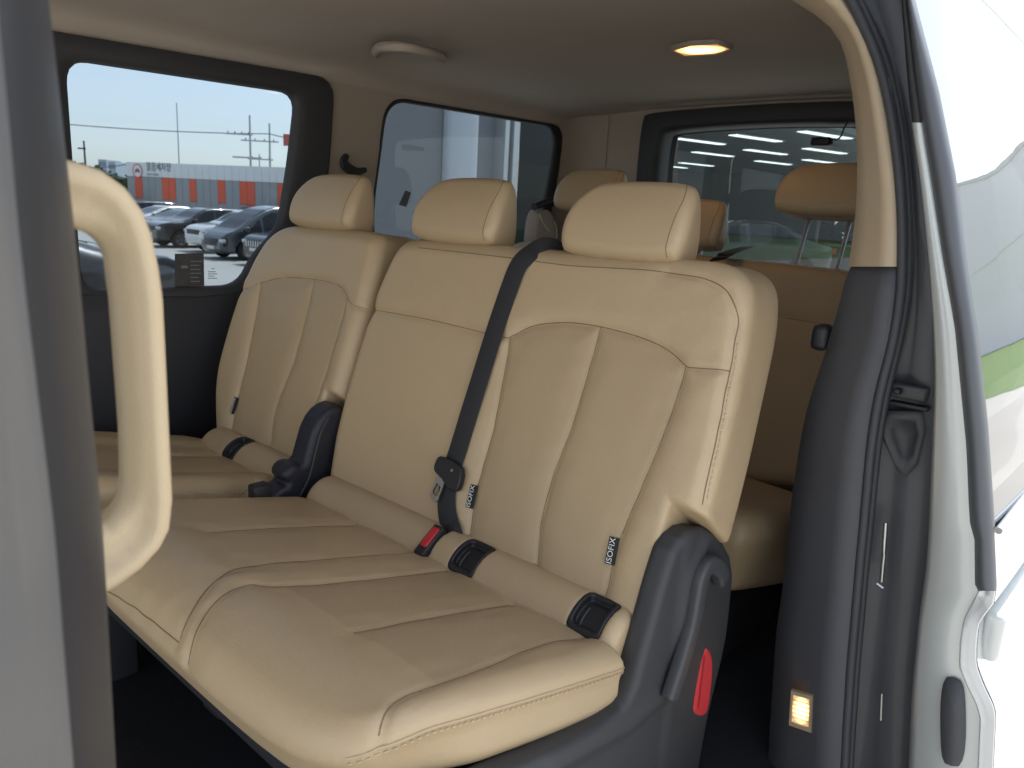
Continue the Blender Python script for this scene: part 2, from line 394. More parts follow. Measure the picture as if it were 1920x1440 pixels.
# roof lining
CY = np.array([2.102, 2.095, 2.07, 2.02, 1.93, 1.80, 1.55, 1.235, .92, .72, .62, .56, .53, .51]); CZ = np.array([.335, .362, .385, .402, .414, .424, .434, .438, .434, .424, .412, .396, .372, .335])
def ceil(y): return np.interp(y, CY[::-1], CZ[::-1])
CX = [-1.3, 0, 1, 2, 2.5, 2.68, 2.76]; DROP = [0, 0, 0, 0, -.004, -.014, -.03]
lin = loft('roof_lining', [[(x, y, z+d*(z-.33)/.1) for y, z in zip(CY, CZ)] for x, d in zip(CX, DROP)], M_ROOF, van)
box('roof_skin', (-1.5, .46, .46), (2.95, 2.2, .50), M_WHP, van, bev=.015)
# rear wall with tailgate window
rear = lambda p, d=0: (2.74+d, p[0], p[1])
RW = rloop([(1.70, .30), (1.66, .318), (1.235, .332), (.81, .318), (.77, .30), (.79, -.18), (.83, -.22), (1.64, -.22), (1.68, -.18)], 100, 3)
RWO = align(RW, rloop([(1.79, .37), (1.75, .388), (1.235, .402), (.72, .388), (.68, .37), (.69, -.25), (.75, -.31), (1.72, -.31), (1.78, -.25)], 100, 3))
panel_holes('tailgate_trim', [(.33, -1.02), (2.12, -1.02), (2.12, .44), (.33, .44)], [RWO.tolist()], rear, M_BTRM, van)
panel_holes('tailgate_skin', [(.27, -1.25), (2.2, -1.25), (2.2, .46), (.48, .46), (.27, -.25)], [RW.tolist()], lambda p: rear(p, .1), M_WHP, van)
ring('tailgate_window_frame', RWO, RW, rear, -.025, .06, M_CHAR, van)
c = RW.mean(0); mk('rear_window', [rear(p, .062) for p in c+(RW-c)*1.03], [list(range(len(RW)))], G_REAR, van, smooth=False)
# rear corner pillars (rounded)
for s, yy in ((1, 2.1),):
    ang = np.linspace(0, math.pi/2, 7); prof = [(2.60+.14*math.sin(a), yy-s*.14*(1-math.cos(a))) for a in ang]
    loft('rear_corner_trim', [[(x-.004, y-s*.004, z) for z in (-1.0, -.5, 0, .2, .395)] for x, y in prof], M_BTRM, van)
# near side wall behind the door, with its window
NW = [(1.75, .28), (2.5, .28), (2.5, -.15), (1.75, -.15)]
NWr = rloop(NW, 40, 2)
panel_holes('near_wall_trim', [(1.34, -1.02), (2.76, -1.02), (2.76, -.25), (2.76, .40), (1.34, .40), (1.34, -.25)], [NWr.tolist()], lambda p: (p[0], .30+.30*max(0, p[1]+.25), p[1]), M_BTRM, van)
panel_holes('near_outer_skin', [(1.32, -1.25), (2.9, -1.25), (2.9, -.25), (2.9, .46), (1.32, .46), (1.32, -.25)], [NWr.tolist()], lambda p: (p[0], .24+.30*max(0, p[1]+.25), p[1]), M_WHP, van)
mk('quarter_window', [(p[0], .27+.30*max(0, p[1]+.25), p[1]) for p in NWr], [list(range(len(NWr)))], G_SIDE, van, smooth=False)
# floor
box('floor', (-1.3, .28, -1.10), (2.75, 2.1, -1.0), M_FLOOR, van)
box('floor_mat', (-.6, .45, -1.0), (.75, 1.95, -.988), mat('mat_rubber', (.011, .012, .016), .6, bump=.5, bscale=200), van, bev=.005)
box('sill_step', (.05, .16, -1.22), (1.3, .34, -1.06), M_CHAR, van, bev=.02)

# ---- C pillar and the stowed sliding door: edge lines measured in the photograph, depth from the body section
ROWS = np.r_[np.arange(-160, 1000, 30), np.arange(1000, 1360, 12), np.arange(1360, 1720, 40)]
def colx(pts):
    pts = sorted(pts, key=lambda p: p[1]); xs_ = np.array([p[0] for p in pts], float); ys_ = np.array([p[1] for p in pts], float)
    r = np.interp(ROWS, ys_, xs_)
    s0 = (xs_[1]-xs_[0])/(ys_[1]-ys_[0]); s1 = (xs_[-1]-xs_[-2])/(ys_[-1]-ys_[-2])
    r = np.where(ROWS < ys_[0], xs_[0]+(ROWS-ys_[0])*s0, r); r = np.where(ROWS > ys_[-1], xs_[-1]+(ROWS-ys_[-1])*s1, r)
    return r
def smooth1(a, n=2):
    for _ in range(n): a = np.r_[a[0], (a[:-2]+2*a[1:-1]+a[2:])/4, a[-1]]
    return a
def col3(px, x, rows=None):
    R_ = ROWS if rows is None else rows; x = np.broadcast_to(x, (len(R_),))
    return np.array([onx(u, v, d) for u, v, d in zip(px, R_, x)])
cBL = smooth1(colx([(1531, 23), (1566, 43), (1583, 89), (1597, 163), (1605, 233), (1608, 300), (1606, 389), (1594, 486), (1579, 560), (1560, 620), (1547, 670), (1528, 720), (1511, 775), (1495, 870), (1485, 940), (1477, 1021), (1469, 1101), (1457, 1182), (1449, 1300), (1441, 1440)]))
cBR = smooth1(colx([(1573, 0), (1612, 58), (1640, 148), (1659, 264), (1673, 350), (1676, 467), (1675, 540), (1664, 640), (1640, 713), (1623, 800), (1613, 913), (1603, 1027), (1583, 1260), (1573, 1440)]))
cSE = smooth1(colx([(1610, 0), (1650, 80), (1685, 200), (1700, 330), (1705, 467), (1700, 560), (1685, 640), (1665, 713), (1648, 800), (1636, 913), (1624, 1027), (1603, 1260), (1592, 1440)]))
cGL = smooth1(colx([(1690, 0), (1700, 140), (1710, 238), (1723, 317), (1740, 480), (1750, 613), (1753, 713), (1747, 847), (1743, 960), (1737, 1060), (1723, 1160), (1710, 1293), (1703, 1440)]))
cGR = colx([(1700, 0), (1716, 140), (1730, 240), (1743, 320), (1767, 480), (1790, 613), (1803, 747), (1812, 840), (1817, 960), (1819, 985), (1827, 1010), (1828, 1097), (1835, 1107), (1807, 1160), (1800, 1200), (1798, 1250), (1812, 1285), (1830, 1320), (1837, 1347), (1833, 1440)])
cWR = colx([(1713, 0), (1757, 167), (1790, 333), (1808, 480), (1833, 640), (1850, 800), (1860, 947), (1863, 993), (1868, 1103), (1863, 1133), (1845, 1155), (1835, 1172), (1831, 1210), (1831, 1247), (1844, 1283), (1862, 1320), (1867, 1340), (1862, 1440)])
XL, XR = 1.31, 1.225
trim = lambda t, px, dx=0: col3(px*1.0, XL+(XR-XL)*t+dx)
mid1 = cBL*.7+cBR*.3; mid2 = cBL*.35+cBR*.65
i54 = int(np.argmin(abs(ROWS-537)))
def seg(P, a, b): return P[a:b]
back = lambda P, dx, dy: P+np.array([dx, dy, 0])
L0 = trim(0, cBL); L1 = trim(.25, mid1, -.006); L2 = trim(.62, mid2, -.008); L3 = trim(1, cBR); L4 = back(L3, .05, -.006)
Lb = back(L0, .03, .004); Lc = back(L0, .30, -.02)
loft('pillar_upper_trim', [seg(c_, 0, i54) for c_ in (Lc, Lb, L0, L1, L2, L3, L4)], mat('pillar_beige', (.50, .39, .26), .6, bump=.25, bscale=900), van)
low = [seg(c_, i54-1, None) for c_ in (Lc, Lb, L0, L1, L2, L3, L4)]
lowp = loft('pillar_lower_trim', [np.vstack([c_[:1]+np.array([.012, .0, 0]), c_[1:]-np.array([.004 if k > 1 else 0, 0, 0])]) for k, c_ in enumerate(low)], mat('pillar_flare_grey', (.072, .073, .080), .6, bump=.35, bscale=700), van)  # grey lifted above the charcoal plastic, lens flare put into the colour
# belt cover bulge on the pillar's inner edge
P = onx(1541, 632, 1.325); box('belt_height_knob', P-np.array([.02, .016, .022]), P+np.array([.02, .014, .022]), M_BLK, van, bev=.01)
# jamb channel, seal, door
J0 = col3(cBR, 1.262); J1 = col3(cSE*.5+cBR*.5, 1.275); J2 = col3(cSE, 1.28); J3 = col3(cSE*.55+cGL*.45, 1.30); J4 = col3(cGL, 1.27)
loft('door_jamb', [J0, J1, J2, J3, J4, back(J4, .1, -.03)], mat('jamb_dark_paint', (.052, .053, .060), .45, coat=.2), van)  # jamb paint lightened too, to take in the flare
sl = cat_rom(col3(cBR*.42+cSE*.58, 1.232)[::3], 3)
tube('door_seal', sl, .007, M_RUB, van, 10, upv=(1, .2, 0))
tube('door_seal', cat_rom(col3(cBR*.1+cSE*.9+4, 1.246)[::3], 3), .006, M_RUB, van, 8, upv=(1, .2, 0))
# latch furniture in the jamb
def jbox(u, v, w, h, x, m, nm, bev=.004, t=.01):
    P = onx(u, v, x); k = np.linalg.norm(P)/F
    return box(nm, P-np.array([t, w*k/2, h*k/2]), P+np.array([t, w*k/2, h*k/2]), m, van, bev=bev)
jbox(1706, 735, 56, 24, 1.262, M_GREY, 'latch_plate'); jbox(1705, 760, 62, 7, 1.258, M_BLK, 'latch_slot', .002)
jbox(1684, 733, 12, 10, 1.248, M_BLK, 'latch_bolt', .003)
cup = [(1665, 770), (1730, 772), (1736, 810), (1722, 870), (1700, 895), (1680, 880), (1655, 820), (1650, 790)]
cupP = [onx(u, v, 1.262) for u, v in cup]; cc = np.mean(cupP, 0)
cv = list(cupP)+[cc+(q-cc)*.8+np.array([-.008, 0, 0]) for q in cupP]+[cc+(q-cc)*.55+np.array([.01, 0, 0]) for q in cupP]+[cc+np.array([.016, 0, 0])]
n = len(cup); cf = [[k*n+i, k*n+(i+1) % n, (k+1)*n+(i+1) % n, (k+1)*n+i] for k in (0, 1) for i in range(n)]+[[2*n+i, 2*n+(i+1) % n, 3*n] for i in range(n)]
fixn(mk('latch_cup', cv, cf, M_GREY, van))
tube('striker_bar', resample([onx(1661, 980, 1.245), onx(1658, 1030, 1.242), onx(1653, 1090, 1.245)], .01), .0035, M_STEEL, van, 8)
tube('jamb_clip', resample([onx(1644, 1094, 1.24), onx(1656, 1103, 1.24)], .005), .003, M_STEEL, van, 6)
tube('jamb_edge_strip', resample([onx(1653, 1300, 1.245), onx(1651, 1350, 1.245)], .01), .002, M_STEEL, van, 6)
# sliding door
XD = 1.165
G0 = col3(cGL, 1.19); G1 = col3(cGL*.9+cGR*.1, XD); G2 = col3(cGL*.25+cGR*.75, XD); G3 = col3(cGR, XD+.002)
W1 = col3(cGR*.45+cWR*.55, XD-.004); W2 = col3(cWR, XD)
iw = int(np.argmin(abs(ROWS-1103))); ig = int(np.argmin(abs(ROWS-244)))
fr = [np.array(c_) for c_ in (back(G0, .09, .0), G0, G1, G2, G3)]
sd_edge = loft('sliding_door', [c_[ig:] for c_ in fr], M_SILV, van)
lower = [G3[iw:], back(col3(cGR*.92+cWR*.08, XD-.006), 0, 0)[iw:], col3(cGR*.5+cWR*.5, XD+.012)[iw:], back(col3(cGR*.08+cWR*.92, XD-.004), 0, 0)[iw:], W2[iw:]]
loft('door_flange', lower, M_WHP, sd_edge)
up_ = [c_[:ig+1] for c_ in (back(G0, .09, 0), G0, G1, G2, G3)]
loft('upper_edge_trim', up_, M_BLK, sd_edge)
bul = [G3, col3(cGR*.85+cWR*.15, XD-.012), col3(cGR*.6+cWR*.4, XD-.018), col3(cGR*.3+cWR*.7, XD-.014), col3(cGR*.1+cWR*.9, XD-.006), W2, back(W2, .01, .0)]
loft('weatherstrip', [c_[:iw+1] for c_ in bul], mat('weatherstrip_rubber', (.075, .080, .088), .42), sd_edge)
# outer skin and glass run back along the van's side
ib = int(np.argmin(abs(ROWS-995)))
XS = [0.004, .03, .1, .3, .6, .9, 1.2]
def skin(i0, i1, yo): return [back(W2[i0:i1], d, yo+(-.010*math.sin(min(d, 1.2)/1.2*math.pi))) for d in XS]
loft('door_window', skin(0, ib+1, .002), G_DOOR, sd_edge)
loft('door_inner_lining', [back(c_, 0, .03) for c_ in skin(ib, len(ROWS), .012)], M_BLK, sd_edge)
loft('door_skin', skin(ib, len(ROWS), .0), M_WHP, sd_edge)
a = back(W2[ib], 0, 0); tube('window_sill_moulding', [a+np.array([d, -.004, .004]) for d in XS], .005, M_CHR, sd_edge, 8)
P0, P1 = onx(1872, 1130, 1.24), onx(1872, 1222, 1.24)
box('door_handle', (1.195, .119, P1[2]), (1.50, .146, P0[2]), M_SILV, sd_edge, bev=.009, seg=3)
# rubber bumper on the door edge
bp_ = rloop([(1763, 1270), (1795, 1268), (1811, 1290), (1811, 1437), (1775, 1437), (1763, 1420)], 28, 2)
cb = bp_.mean(0); V = [onx(u, v, XD-.002) for u, v in bp_]+[onx(*(cb+(p-cb)*.9), XD-.010) for p in bp_]+[onx(*cb, XD-.010)]
n = len(bp_); fixn(mk('rubber_bumper', V, [[i, (i+1) % n, n+(i+1) % n, n+i] for i in range(n)]+[[n+i, n+(i+1) % n, 2*n] for i in range(n)], M_RUB, sd_edge))
# step lamp in the lower pillar trim
lampq = [(1487, 1295), (1523, 1305), (1521, 1368), (1483, 1355)]
lq = [onx(u, v, 1.252) for u, v in lampq]; lc = np.mean(lq, 0)
V = [lc+(q-lc)*1.12 for q in lq]+[lc+(q-lc)*1.08+np.array([-.006, 0, 0]) for q in lq]+[lc+(q-lc)*.86+np.array([-.006, 0, 0]) for q in lq]+[lc+(q-lc)*.84+np.array([.0, 0, 0]) for q in lq]
sl_ = fixn(mk('step_lamp', V, [[k*4+i, k*4+(i+1) % 4, (k+1)*4+(i+1) % 4, (k+1)*4+i] for k in range(3) for i in range(4)], mat('lamp_rim', (.30, .24, .16), .25, spec=.8), van, smooth=False))
def lamp_lens(name, size):
    m = mat(name, (.9, .7, .4), .3); t = m.node_tree; b = t.nodes['Principled BSDF']
    tc = t.nodes.new('ShaderNodeTexCoord'); gr = t.nodes.new('ShaderNodeTexGradient'); gr.gradient_type = 'SPHERICAL'
    mp = t.nodes.new('ShaderNodeMapping'); mp.inputs['Location'].default_value = (-.5*size[0], -.5*size[1], -.5*size[2]); mp.inputs['Scale'].default_value = size[:3]
    t.links.new(tc.outputs['Generated'], mp.inputs[0]); t.links.new(mp.outputs[0], gr.inputs[0])
    r = t.nodes.new('ShaderNodeMapRange'); r.inputs[3].default_value = size[3]; r.inputs[4].default_value = size[4]
    t.links.new(gr.outputs['Fac'], r.inputs[0]); b.inputs['Emission Color'].default_value = (1, .46, .13, 1)
    t.links.new(r.outputs[0], b.inputs['Emission Strength']); return m
mk('lens', [lc+(q-lc)*.85+np.array([-.003, 0, 0]) for q in lq], [[0, 1, 2, 3]], lamp_lens('step_lamp_lens', (.01, 2.1, 2.1, .10, 4.0)), sl_, smooth=False)
for k in range(1, 6):
    a = lq[0]*(1-k/6)+lq[3]*k/6; b = lq[1]*(1-k/6)+lq[2]*k/6
    tube('lens_rib', [lc+(a-lc)*.8+np.array([-.004, 0, 0]), lc+(b-lc)*.8+np.array([-.004, 0, 0])], .0009, M_STIT, sl_, 5)
# dome lamp in the roof lining
dl = [(1260, 93), (1296, 83), (1345, 80), (1371, 90), (1342, 100), (1284, 104)]
dq = [onz(u, v, .428) for u, v in dl]; dc = np.mean(dq, 0)
V = [dc+(q-dc)*1.07+np.array([0, 0, .01]) for q in dq]+[dc+(q-dc)*1.05+np.array([0, 0, -.004]) for q in dq]+[dc+(q-dc)*1.0+np.array([0, 0, -.004]) for q in dq]+[dc+(q-dc)*.98+np.array([0, 0, .004]) for q in dq]
dome = fixn(mk('dome_lamp', V, [[k*6+i, k*6+(i+1) % 6, (k+1)*6+(i+1) % 6, (k+1)*6+i] for k in range(3) for i in range(6)], M_ROOF, van))
mk('lens', [dc+(q-dc)*.99+np.array([0, 0, -.001]) for q in dq]+[dc+np.array([0, 0, -.006])], [[i, (i+1) % 6, 6] for i in range(6)], lamp_lens('dome_lamp_lens', (2.2, 2.2, .01, .15, 4.5)), dome)
# assist handle on the far side of the roof
hp = [onz(u, v, z) for u, v, z in ((706, 104, .428), (705, 96, .405), (716, 88, .392), (760, 88, .388), (806, 98, .390), (826, 106, .402), (830, 112, .425))]
tube('roof_grab_handle', cat_rom(hp, 6), 0, M_ROOF, van, prof=rrect(.022, .024, .008), upv=(.3, .8, .5))
# coat hook and belt guides on the far wall
hk = [ony(u, v, 2.075) for u, v in ((650, 290), (645, 303), (652, 315), (668, 322), (685, 318))]
tube('coat_hook', cat_rom(hk, 6), 0, M_BLK, van, prof=lambda i: rrect(.026*math.sin(math.pi*min(max((i+4)/32, .12), .95))+.004, .016, .003), upv=(0, 1, 0))
bg2 = [ony(u, v, 2.06) for u, v in ((1001, 388), (1015, 382), (1032, 378), (1050, 384))]
tube('belt_guide', cat_rom(bg2, 5), .016, M_BLK, van, 8, upv=(0, 1, 0))
pod = rloop([(1010, 400), (1022, 391), (1034, 398), (1044, 430), (1048, 465), (1002, 468), (1005, 430)], 30, 2)
podP = [ony(u, v, 2.04) for u, v in pod]; pc = np.mean(podP, 0)
V = [q+np.array([0, .06, 0]) for q in podP]+list(podP)+[pc+(q-pc)*.85+np.array([0, -.006, 0]) for q in podP]+[pc+np.array([0, -.007, 0])]
n = len(pod); fixn(mk('belt_anchor_pod', V, [[k*n+i, k*n+(i+1) % n, (k+1)*n+(i+1) % n, (k+1)*n+i] for k in (0, 1) for i in range(n)]+[[2*n+i, 2*n+(i+1) % n, 3*n] for i in range(n)], M_BTRM, van))
tube('pod_edge_trim', cat_rom([ony(u, v, 2.03) for u, v in ((1012, 402), (1018, 418), (1029, 434))], 5), .004, mat('pale_plastic', (.6, .57, .5), .4), van, 6)
tube('pod_edge_trim', cat_rom([ony(u, v, 2.03) for u, v in ((1039, 415), (1043, 430), (1044, 446))], 5), .004, MATS['pale_plastic'], van, 6)
# stickers on the far window glass
def sticker(nm, q, y, m):
    V = [ony(u, v, y) for u, v in q]; V += [p+np.array([0, .001, 0]) for p in V]
    return fixn(mk(nm, V, [[0, 1, 2, 3], [7, 6, 5, 4], [0, 4, 5, 1], [1, 5, 6, 2], [2, 6, 7, 3], [3, 7, 4, 0]], m, van, smooth=False))
M_STK = mat('sticker_dark', (.055, .052, .052), .5, vary=.35, vscale=60)
st = sticker('window_sticker', [(328, 476), (382, 474), (384, 520), (380, 536), (328, 536)][:2]+[(383, 535), (328, 538)], 2.1095, M_STK)
M_PRT = mat('sticker_print', (.20, .19, .19), .6)
for k in range(6):
    u0, u1, v0 = 357, 379, 489+k*7.5
    a = [ony(u, v, 2.108) for u, v in ((u0, v0), (u1-(k*5) % 7, v0), (u1-(k*5) % 7, v0+2), (u0, v0+2))]
    mk('print_line', a, [[0, 1, 2, 3]], M_PRT, st, smooth=False)
a = [ony(u, v, 2.108) for u, v in ((340, 498), (352, 498), (352, 503), (340, 503))]; mk('print_line', a, [[0, 1, 2, 3]], M_PRT, st, smooth=False)
M_PRD = mat('clear_sticker_print', (.10, .10, .10), .6)
for k, (u0, u1, v0) in enumerate([(397, 402, 503), (390, 404, 509), (390, 408, 513), (390, 402, 517), (390, 407, 521)]):
    a = [ony(u, v, 2.1085) for u, v in ((u0, v0), (u1, v0), (u1, v0+1.3), (u0, v0+1.3))]
    mk('clear_sticker_line', a, [[0, 1, 2, 3]], M_PRD, van, smooth=False)
sticker('window_label', [(760, 357), (771, 361), (762, 388), (748, 384)], 2.1095, mat('label_grey', (.10, .10, .11), .5, vary=.6, vscale=220))
# B pillar beside the camera
BROW = np.array([-150, 0, 240, 480, 740, 1000, 1220, 1440, 1650.])
def bcol(v4, y, dx=0):
    u = np.interp(BROW, [0, 480, 1000, 1440], v4); s0 = (v4[1]-v4[0])/480; s1 = (v4[3]-v4[2])/440
    u = np.where(BROW < 0, v4[0]+BROW*s0, u); u = np.where(BROW > 1440, v4[3]+(BROW-1440)*s1, u)
    return cat_rom(np.array([ony(a, b, y)+np.array([dx, 0, 0]) for a, b in zip(u, BROW)]), 5)
bc = [bcol((-260, -230, -200, -160), .20), bcol((-60, -25, 30, 82), .272), bcol((-55, -19, 37, 89), .280), bcol((-50, -10, 46, 97), .290), bcol((-35, 5, 70, 112), .315), bcol((-22, 20, 86, 124), .335), bcol((-5, 40, 102, 138), .348),
      bcol((15, 58, 116, 150), .352), bcol((45, 86, 138, 170), .362), bcol((70, 115, 165, 194), .38), bcol((84, 134, 183, 210), .40), bcol((92, 145, 193, 218), .425), bcol((88, 141, 189, 214), .455)]
bc.append(back(bc[-1], -.05, .05))
bp = loft('front_door_pillar', bc[:7], M_PILL, van)
loft('pillar_seal', bc[6:], mat('pillar_seal_rubber', (.013, .014, .017), .42, bump=.2, bscale=1200), van)
# grab handle on that pillar

# ================================================================== rear camera stuck to the tailgate glass
P = onx(1540, 266, 2.70)
rc = thing('rear_camera', 'small black camera with thin cable stuck on tailgate window', 'camera', P)
box('body', P-np.array([.02, .035, .014]), P+np.array([.02, .03, .014]), M_BLK, rc, bev=.006)
box('mount_plate', P+np.array([.02, -.02, -.01]), P+np.array([.095, .015, .01]), M_BLK, rc, bev=.003)
tube('lens_barrel', [P+np.array([0, -.03, 0]), P+np.array([0, -.042, 0])], .011, M_GREY, rc, 12)
cb_ = [onx(u, v, 2.71) for u, v in ((1555, 262), (1568, 262), (1577, 255), (1582, 242), (1590, 228))]
tube('cable', cat_rom(cb_, 6), .003, M_BLK, rc, 6)
# ================================================================== seats, second row
EV = np.array([.3366, 0, .9416]); EN = np.array([-.9416, 0, .3366]); EY = np.array([0, 1., 0]); OB = np.array([.965, 0, -.6])
def b2w(P, O=OB): P = np.asarray(P, float); return O+P[:, 0:1]*EY+P[:, 1:2]*EV+P[:, 2:3]*EN      # (y, v, n) on the backrest -> world
def onb(u, v, n=0): P = onplane(u, v, OB+EN*n, EN); return np.array([P[1], (P-OB)@EV])
def pxl(L, n=0): return np.array([onb(u, v, n) for u, v in L])
def make_back(parent, outline, seams, inserts, notches, bolst, lo, hi, h, hseam, O=OB, thick=.15, shear=.3, stitch=(), A=.0042, name='backrest'):
    out = np.asarray(outline)
    def hf(Y, Vv):
        d = np.full(np.broadcast(Y, Vv).shape, 1e9)
        for s in seams: d = np.minimum(d, line_dist(s, Y, Vv))
        e = -A*.9*np.exp(-(d/.006)**2)-A*np.exp(-(d/.024)**2)+.00035*(np.sin(Y*71+Vv*37)+np.sin(Vv*93-Y*41+1.3)+np.sin(Y*23+Vv*131+.4))*np.exp(-(d/.05)**2)
        for (poly, amp) in bolst:
            e = e+amp*sstep(.03, -.03, poly_sdf(poly, Y, Vv))
        return e+A*.5
    def f(Y, Vv, N):
        Vs = Vv+shear*np.minimum(N, 0)*sstep(.30, .5, Vv) if np.ndim(N) else Vv
        Y2 = np.broadcast_to(Y, np.broadcast(Y, Vv).shape); V2 = np.broadcast_to(Vv, Y2.shape)
        if Y2.ndim == 3:     # 2-D part once, sheared copy by interpolation of v
            d2 = poly_sdf_shear(out, Y2[:, :, 0], V2[:, :, 0], N, shear)
        else:
            d2 = poly_sdf(out, Y2, Vs)
        hgt = hf(Y2[:, :, 0], V2[:, :, 0])[:, :, None] if Y2.ndim == 3 else hf(Y2, V2)
        dome = .012*(1-((V2-.3)/.35)**2)
        q2 = np.abs(N+thick/2-.0*dome)-thick/2
        b = rnd_ext(d2, q2, .030)-hgt*sstep(-thick*.55, -.02, N)
        for (ny, sgn, nv) in notches:
            dn = np.maximum((Y2-ny)*sgn, V2-(nv+.33*N)); b = smax(b, -dn, .012)
        return b
    V, Q = surfnet(f, lo, hi, h)
    c = V[Q].mean(1); uv = V[:, :2]
    lab = np.zeros(len(Q), int)
    for k, poly in enumerate(inserts):
        m = (poly_sdf(poly, c[:, 0], c[:, 1]) < 0) & (c[:, 2] > -.03); lab[m] = k+1
    v, q, u = submesh(V, Q, lab == 0, uv); o = mk(name, b2w(v, O), q, M_LEA, parent, uv=u)
    for k in range(len(inserts)):
        v, q, u = submesh(V, Q, lab == k+1, uv); mk('perforated_panel', b2w(v, O), q, M_PERF, o, uv=u)
    for s in seams:
        P = resample(cat_rom(s, 8), .006); nn = surf_n(f, P[:, 0], P[:, 1], .06, -.08)
        W_ = on_surf(b2w(np.c_[P, nn+.0002], O)); tube('seam', W_, .0011, M_SEAM, o, 5, upv=EN)
    for s in stitch:
        P = resample(cat_rom(s, 8), .004); nn = surf_n(f, P[:, 0], P[:, 1], .06, -.08)
        vv, ff = dashes(on_surf(b2w(np.c_[P, nn+.0006], O)), .006, .0035, .0009, EN); tag(mk('stitching', vv, ff, M_STIT, o), kind='stuff')
    return o, f
def poly_sdf_shear(out, Y, V, N, shear):
    N1 = np.ravel(N); y = Y[:, 0]; v = V[0]; v_lo = v[0]+shear*min(N1.min(), 0)-.01
    vv = np.arange(v_lo, v[-1]+.02, (v[1]-v[0])); T = poly_sdf(out, *np.meshgrid(y, vv, indexing='ij'))
    res = np.empty((len(y), len(v), len(N1)))
    for k, n_ in enumerate(N1):
        vs = v+shear*min(n_, 0)*sstep(.30, .5, v); i = (vs-v_lo)/(v[1]-v[0]); i0 = np.clip(i.astype(int), 0, len(vv)-2); t = i-i0
        res[:, :, k] = T[:, i0]*(1-t)+T[:, i0+1]*t
    return res
bench = thing('double_bench_seat', 'beige leather two place bench seat nearest the open sliding door', 'seat', (.9, .95, -1.0), 'second row seats')
arch = pxl([(950, 633), (962, 628), (1000, 610), (1060, 604), (1125, 612), (1200, 632), (1250, 655), (1287, 686), (1303, 690), (1366, 694)])
hs1 = np.vstack([pxl([(686, 578), (800, 598), (900, 622)]), arch])
cfl = pxl([(1125, 612), (1098, 705), (1070, 800), (1035, 890), (1012, 980), (1005, 1062)]); cfl = np.vstack([cfl, [[.772, -.04]]])
rins = pxl([(1287, 686), (1262, 765), (1230, 850), (1170, 990), (1150, 1050), (1140, 1100)]); rins = np.vstack([rins, [[.626, -.04]]])
lins = pxl([(956, 632), (942, 710), (925, 800), (900, 890), (888, 940), (880, 1000)]); lins = np.vstack([lins, [[.932, -.04]]])
osm = np.vstack([[[1.30, .531], [1.05, .531]], pxl([(1010, 492), (1075, 500), (1170, 505), (1250, 510), (1320, 522), (1362, 545), (1380, 590), (1374, 640), (1365, 694), (1340, 820), (1311, 945)])])
ol = chaikin([(.502, .10), (.503, .25), (.512, .40), (.520, .47), (.536, .528), (.575, .556), (.65, .558), (.8, .552), (1.1, .550), (1.33, .548), (1.375, .535), (1.395, .47), (1.412, .36), (1.416, .24), (1.412, .10), (1.40, .04), (1.385, -.03), (1.36, -.07), (.60, -.07), (.51, -.05)], 2)
def flute(a, b): return np.vstack([a, b[::-1]])
archL = arch[(arch[:, 0] >= .778-1e-4) & (arch[:, 0] <= .972)]; archR = arch[(arch[:, 0] <= .779) & (arch[:, 0] >= .595)]
insL = np.vstack([cfl[::-1], archL[::-1], lins]); insR = np.vstack([cfl, rins[::-1], archR[::-1]])
bolR = np.vstack([rins, [[.50, -.05], [.50, .38], [.55, .392]]])
bolL = np.vstack([lins, [[1.03, -.05], [1.03, .37]]])
topb = np.vstack([hs1, [[.50, .40], [.50, .60], [1.42, .60], [1.42, .38]]])
seat_back, f_bench = make_back(bench, ol, [hs1, cfl, rins, lins, osm[5:]], [insL, insR], [(.556, 1, .172)], [(bolR, .007), (bolL, .004), (topb, .004)], (.47, -.085, -.175), (1.45, .63, .04), .0042, hs1, stitch=[osm[9:]-np.array([[.005, 0]])])
# fine seam where the upper part of the backrest folds over
P = resample(cat_rom(osm[:6], 6), .006); nn = surf_n(f_bench, P[:, 0], P[:, 1], .06, -.08)
tube('seam', on_surf(b2w(np.c_[P, nn+.0002])), .0009, M_SEAM, seat_back, 5, upv=EN)
# far single seat
sgl = thing('single_seat', 'beige leather single seat beside the large side window', 'seat', (.9, 1.7, -1.0), 'second row seats')
DY = .873
archF = pxl([(455, 545), (472, 538), (490, 530), (530, 520), (588, 523), (630, 533), (648, 550), (656, 566), (668, 574)])
archF = np.vstack([archF, [[1.43, .378]]])
cfF = np.vstack([pxl([(588, 523), (570, 600), (548, 680), (520, 750), (508, 800), (506, 830)]), [[1.63, -.04]]])
rF = np.vstack([pxl([(652, 560), (635, 620), (612, 700), (590, 760), (572, 810)]), [[1.50, -.04]]])
lF = np.vstack([pxl([(490, 531), (478, 600), (462, 680), (445, 750), (437, 790)]), [[1.80, -.04]]])
olF = chaikin([(1.425, .10), (1.425, .25), (1.435, .40), (1.445, .52), (1.47, .55), (1.55, .552), (1.80, .552), (1.90, .535), (1.95, .46), (1.972, .36), (1.974, .18), (1.955, .09), (1.90, .0), (1.85, -.07), (1.50, -.07), (1.43, -.05)], 2)
aL = archF[(archF[:, 0] >= 1.65) & (archF[:, 0] <= 1.885)]; aR = archF[(archF[:, 0] <= 1.652) & (archF[:, 0] >= 1.49)]
insFL = np.vstack([cfF[::-1], aL[::-1], lF]); insFR = np.vstack([cfF, rF[::-1], aR[::-1]])
bF = np.vstack([rF, [[1.42, -.05], [1.42, .38]]]); bFl = np.vstack([lF, [[1.98, -.05], [1.98, .38]]])
tF = np.vstack([archF, [[1.42, .60], [1.99, .60], [1.99, .36]]])
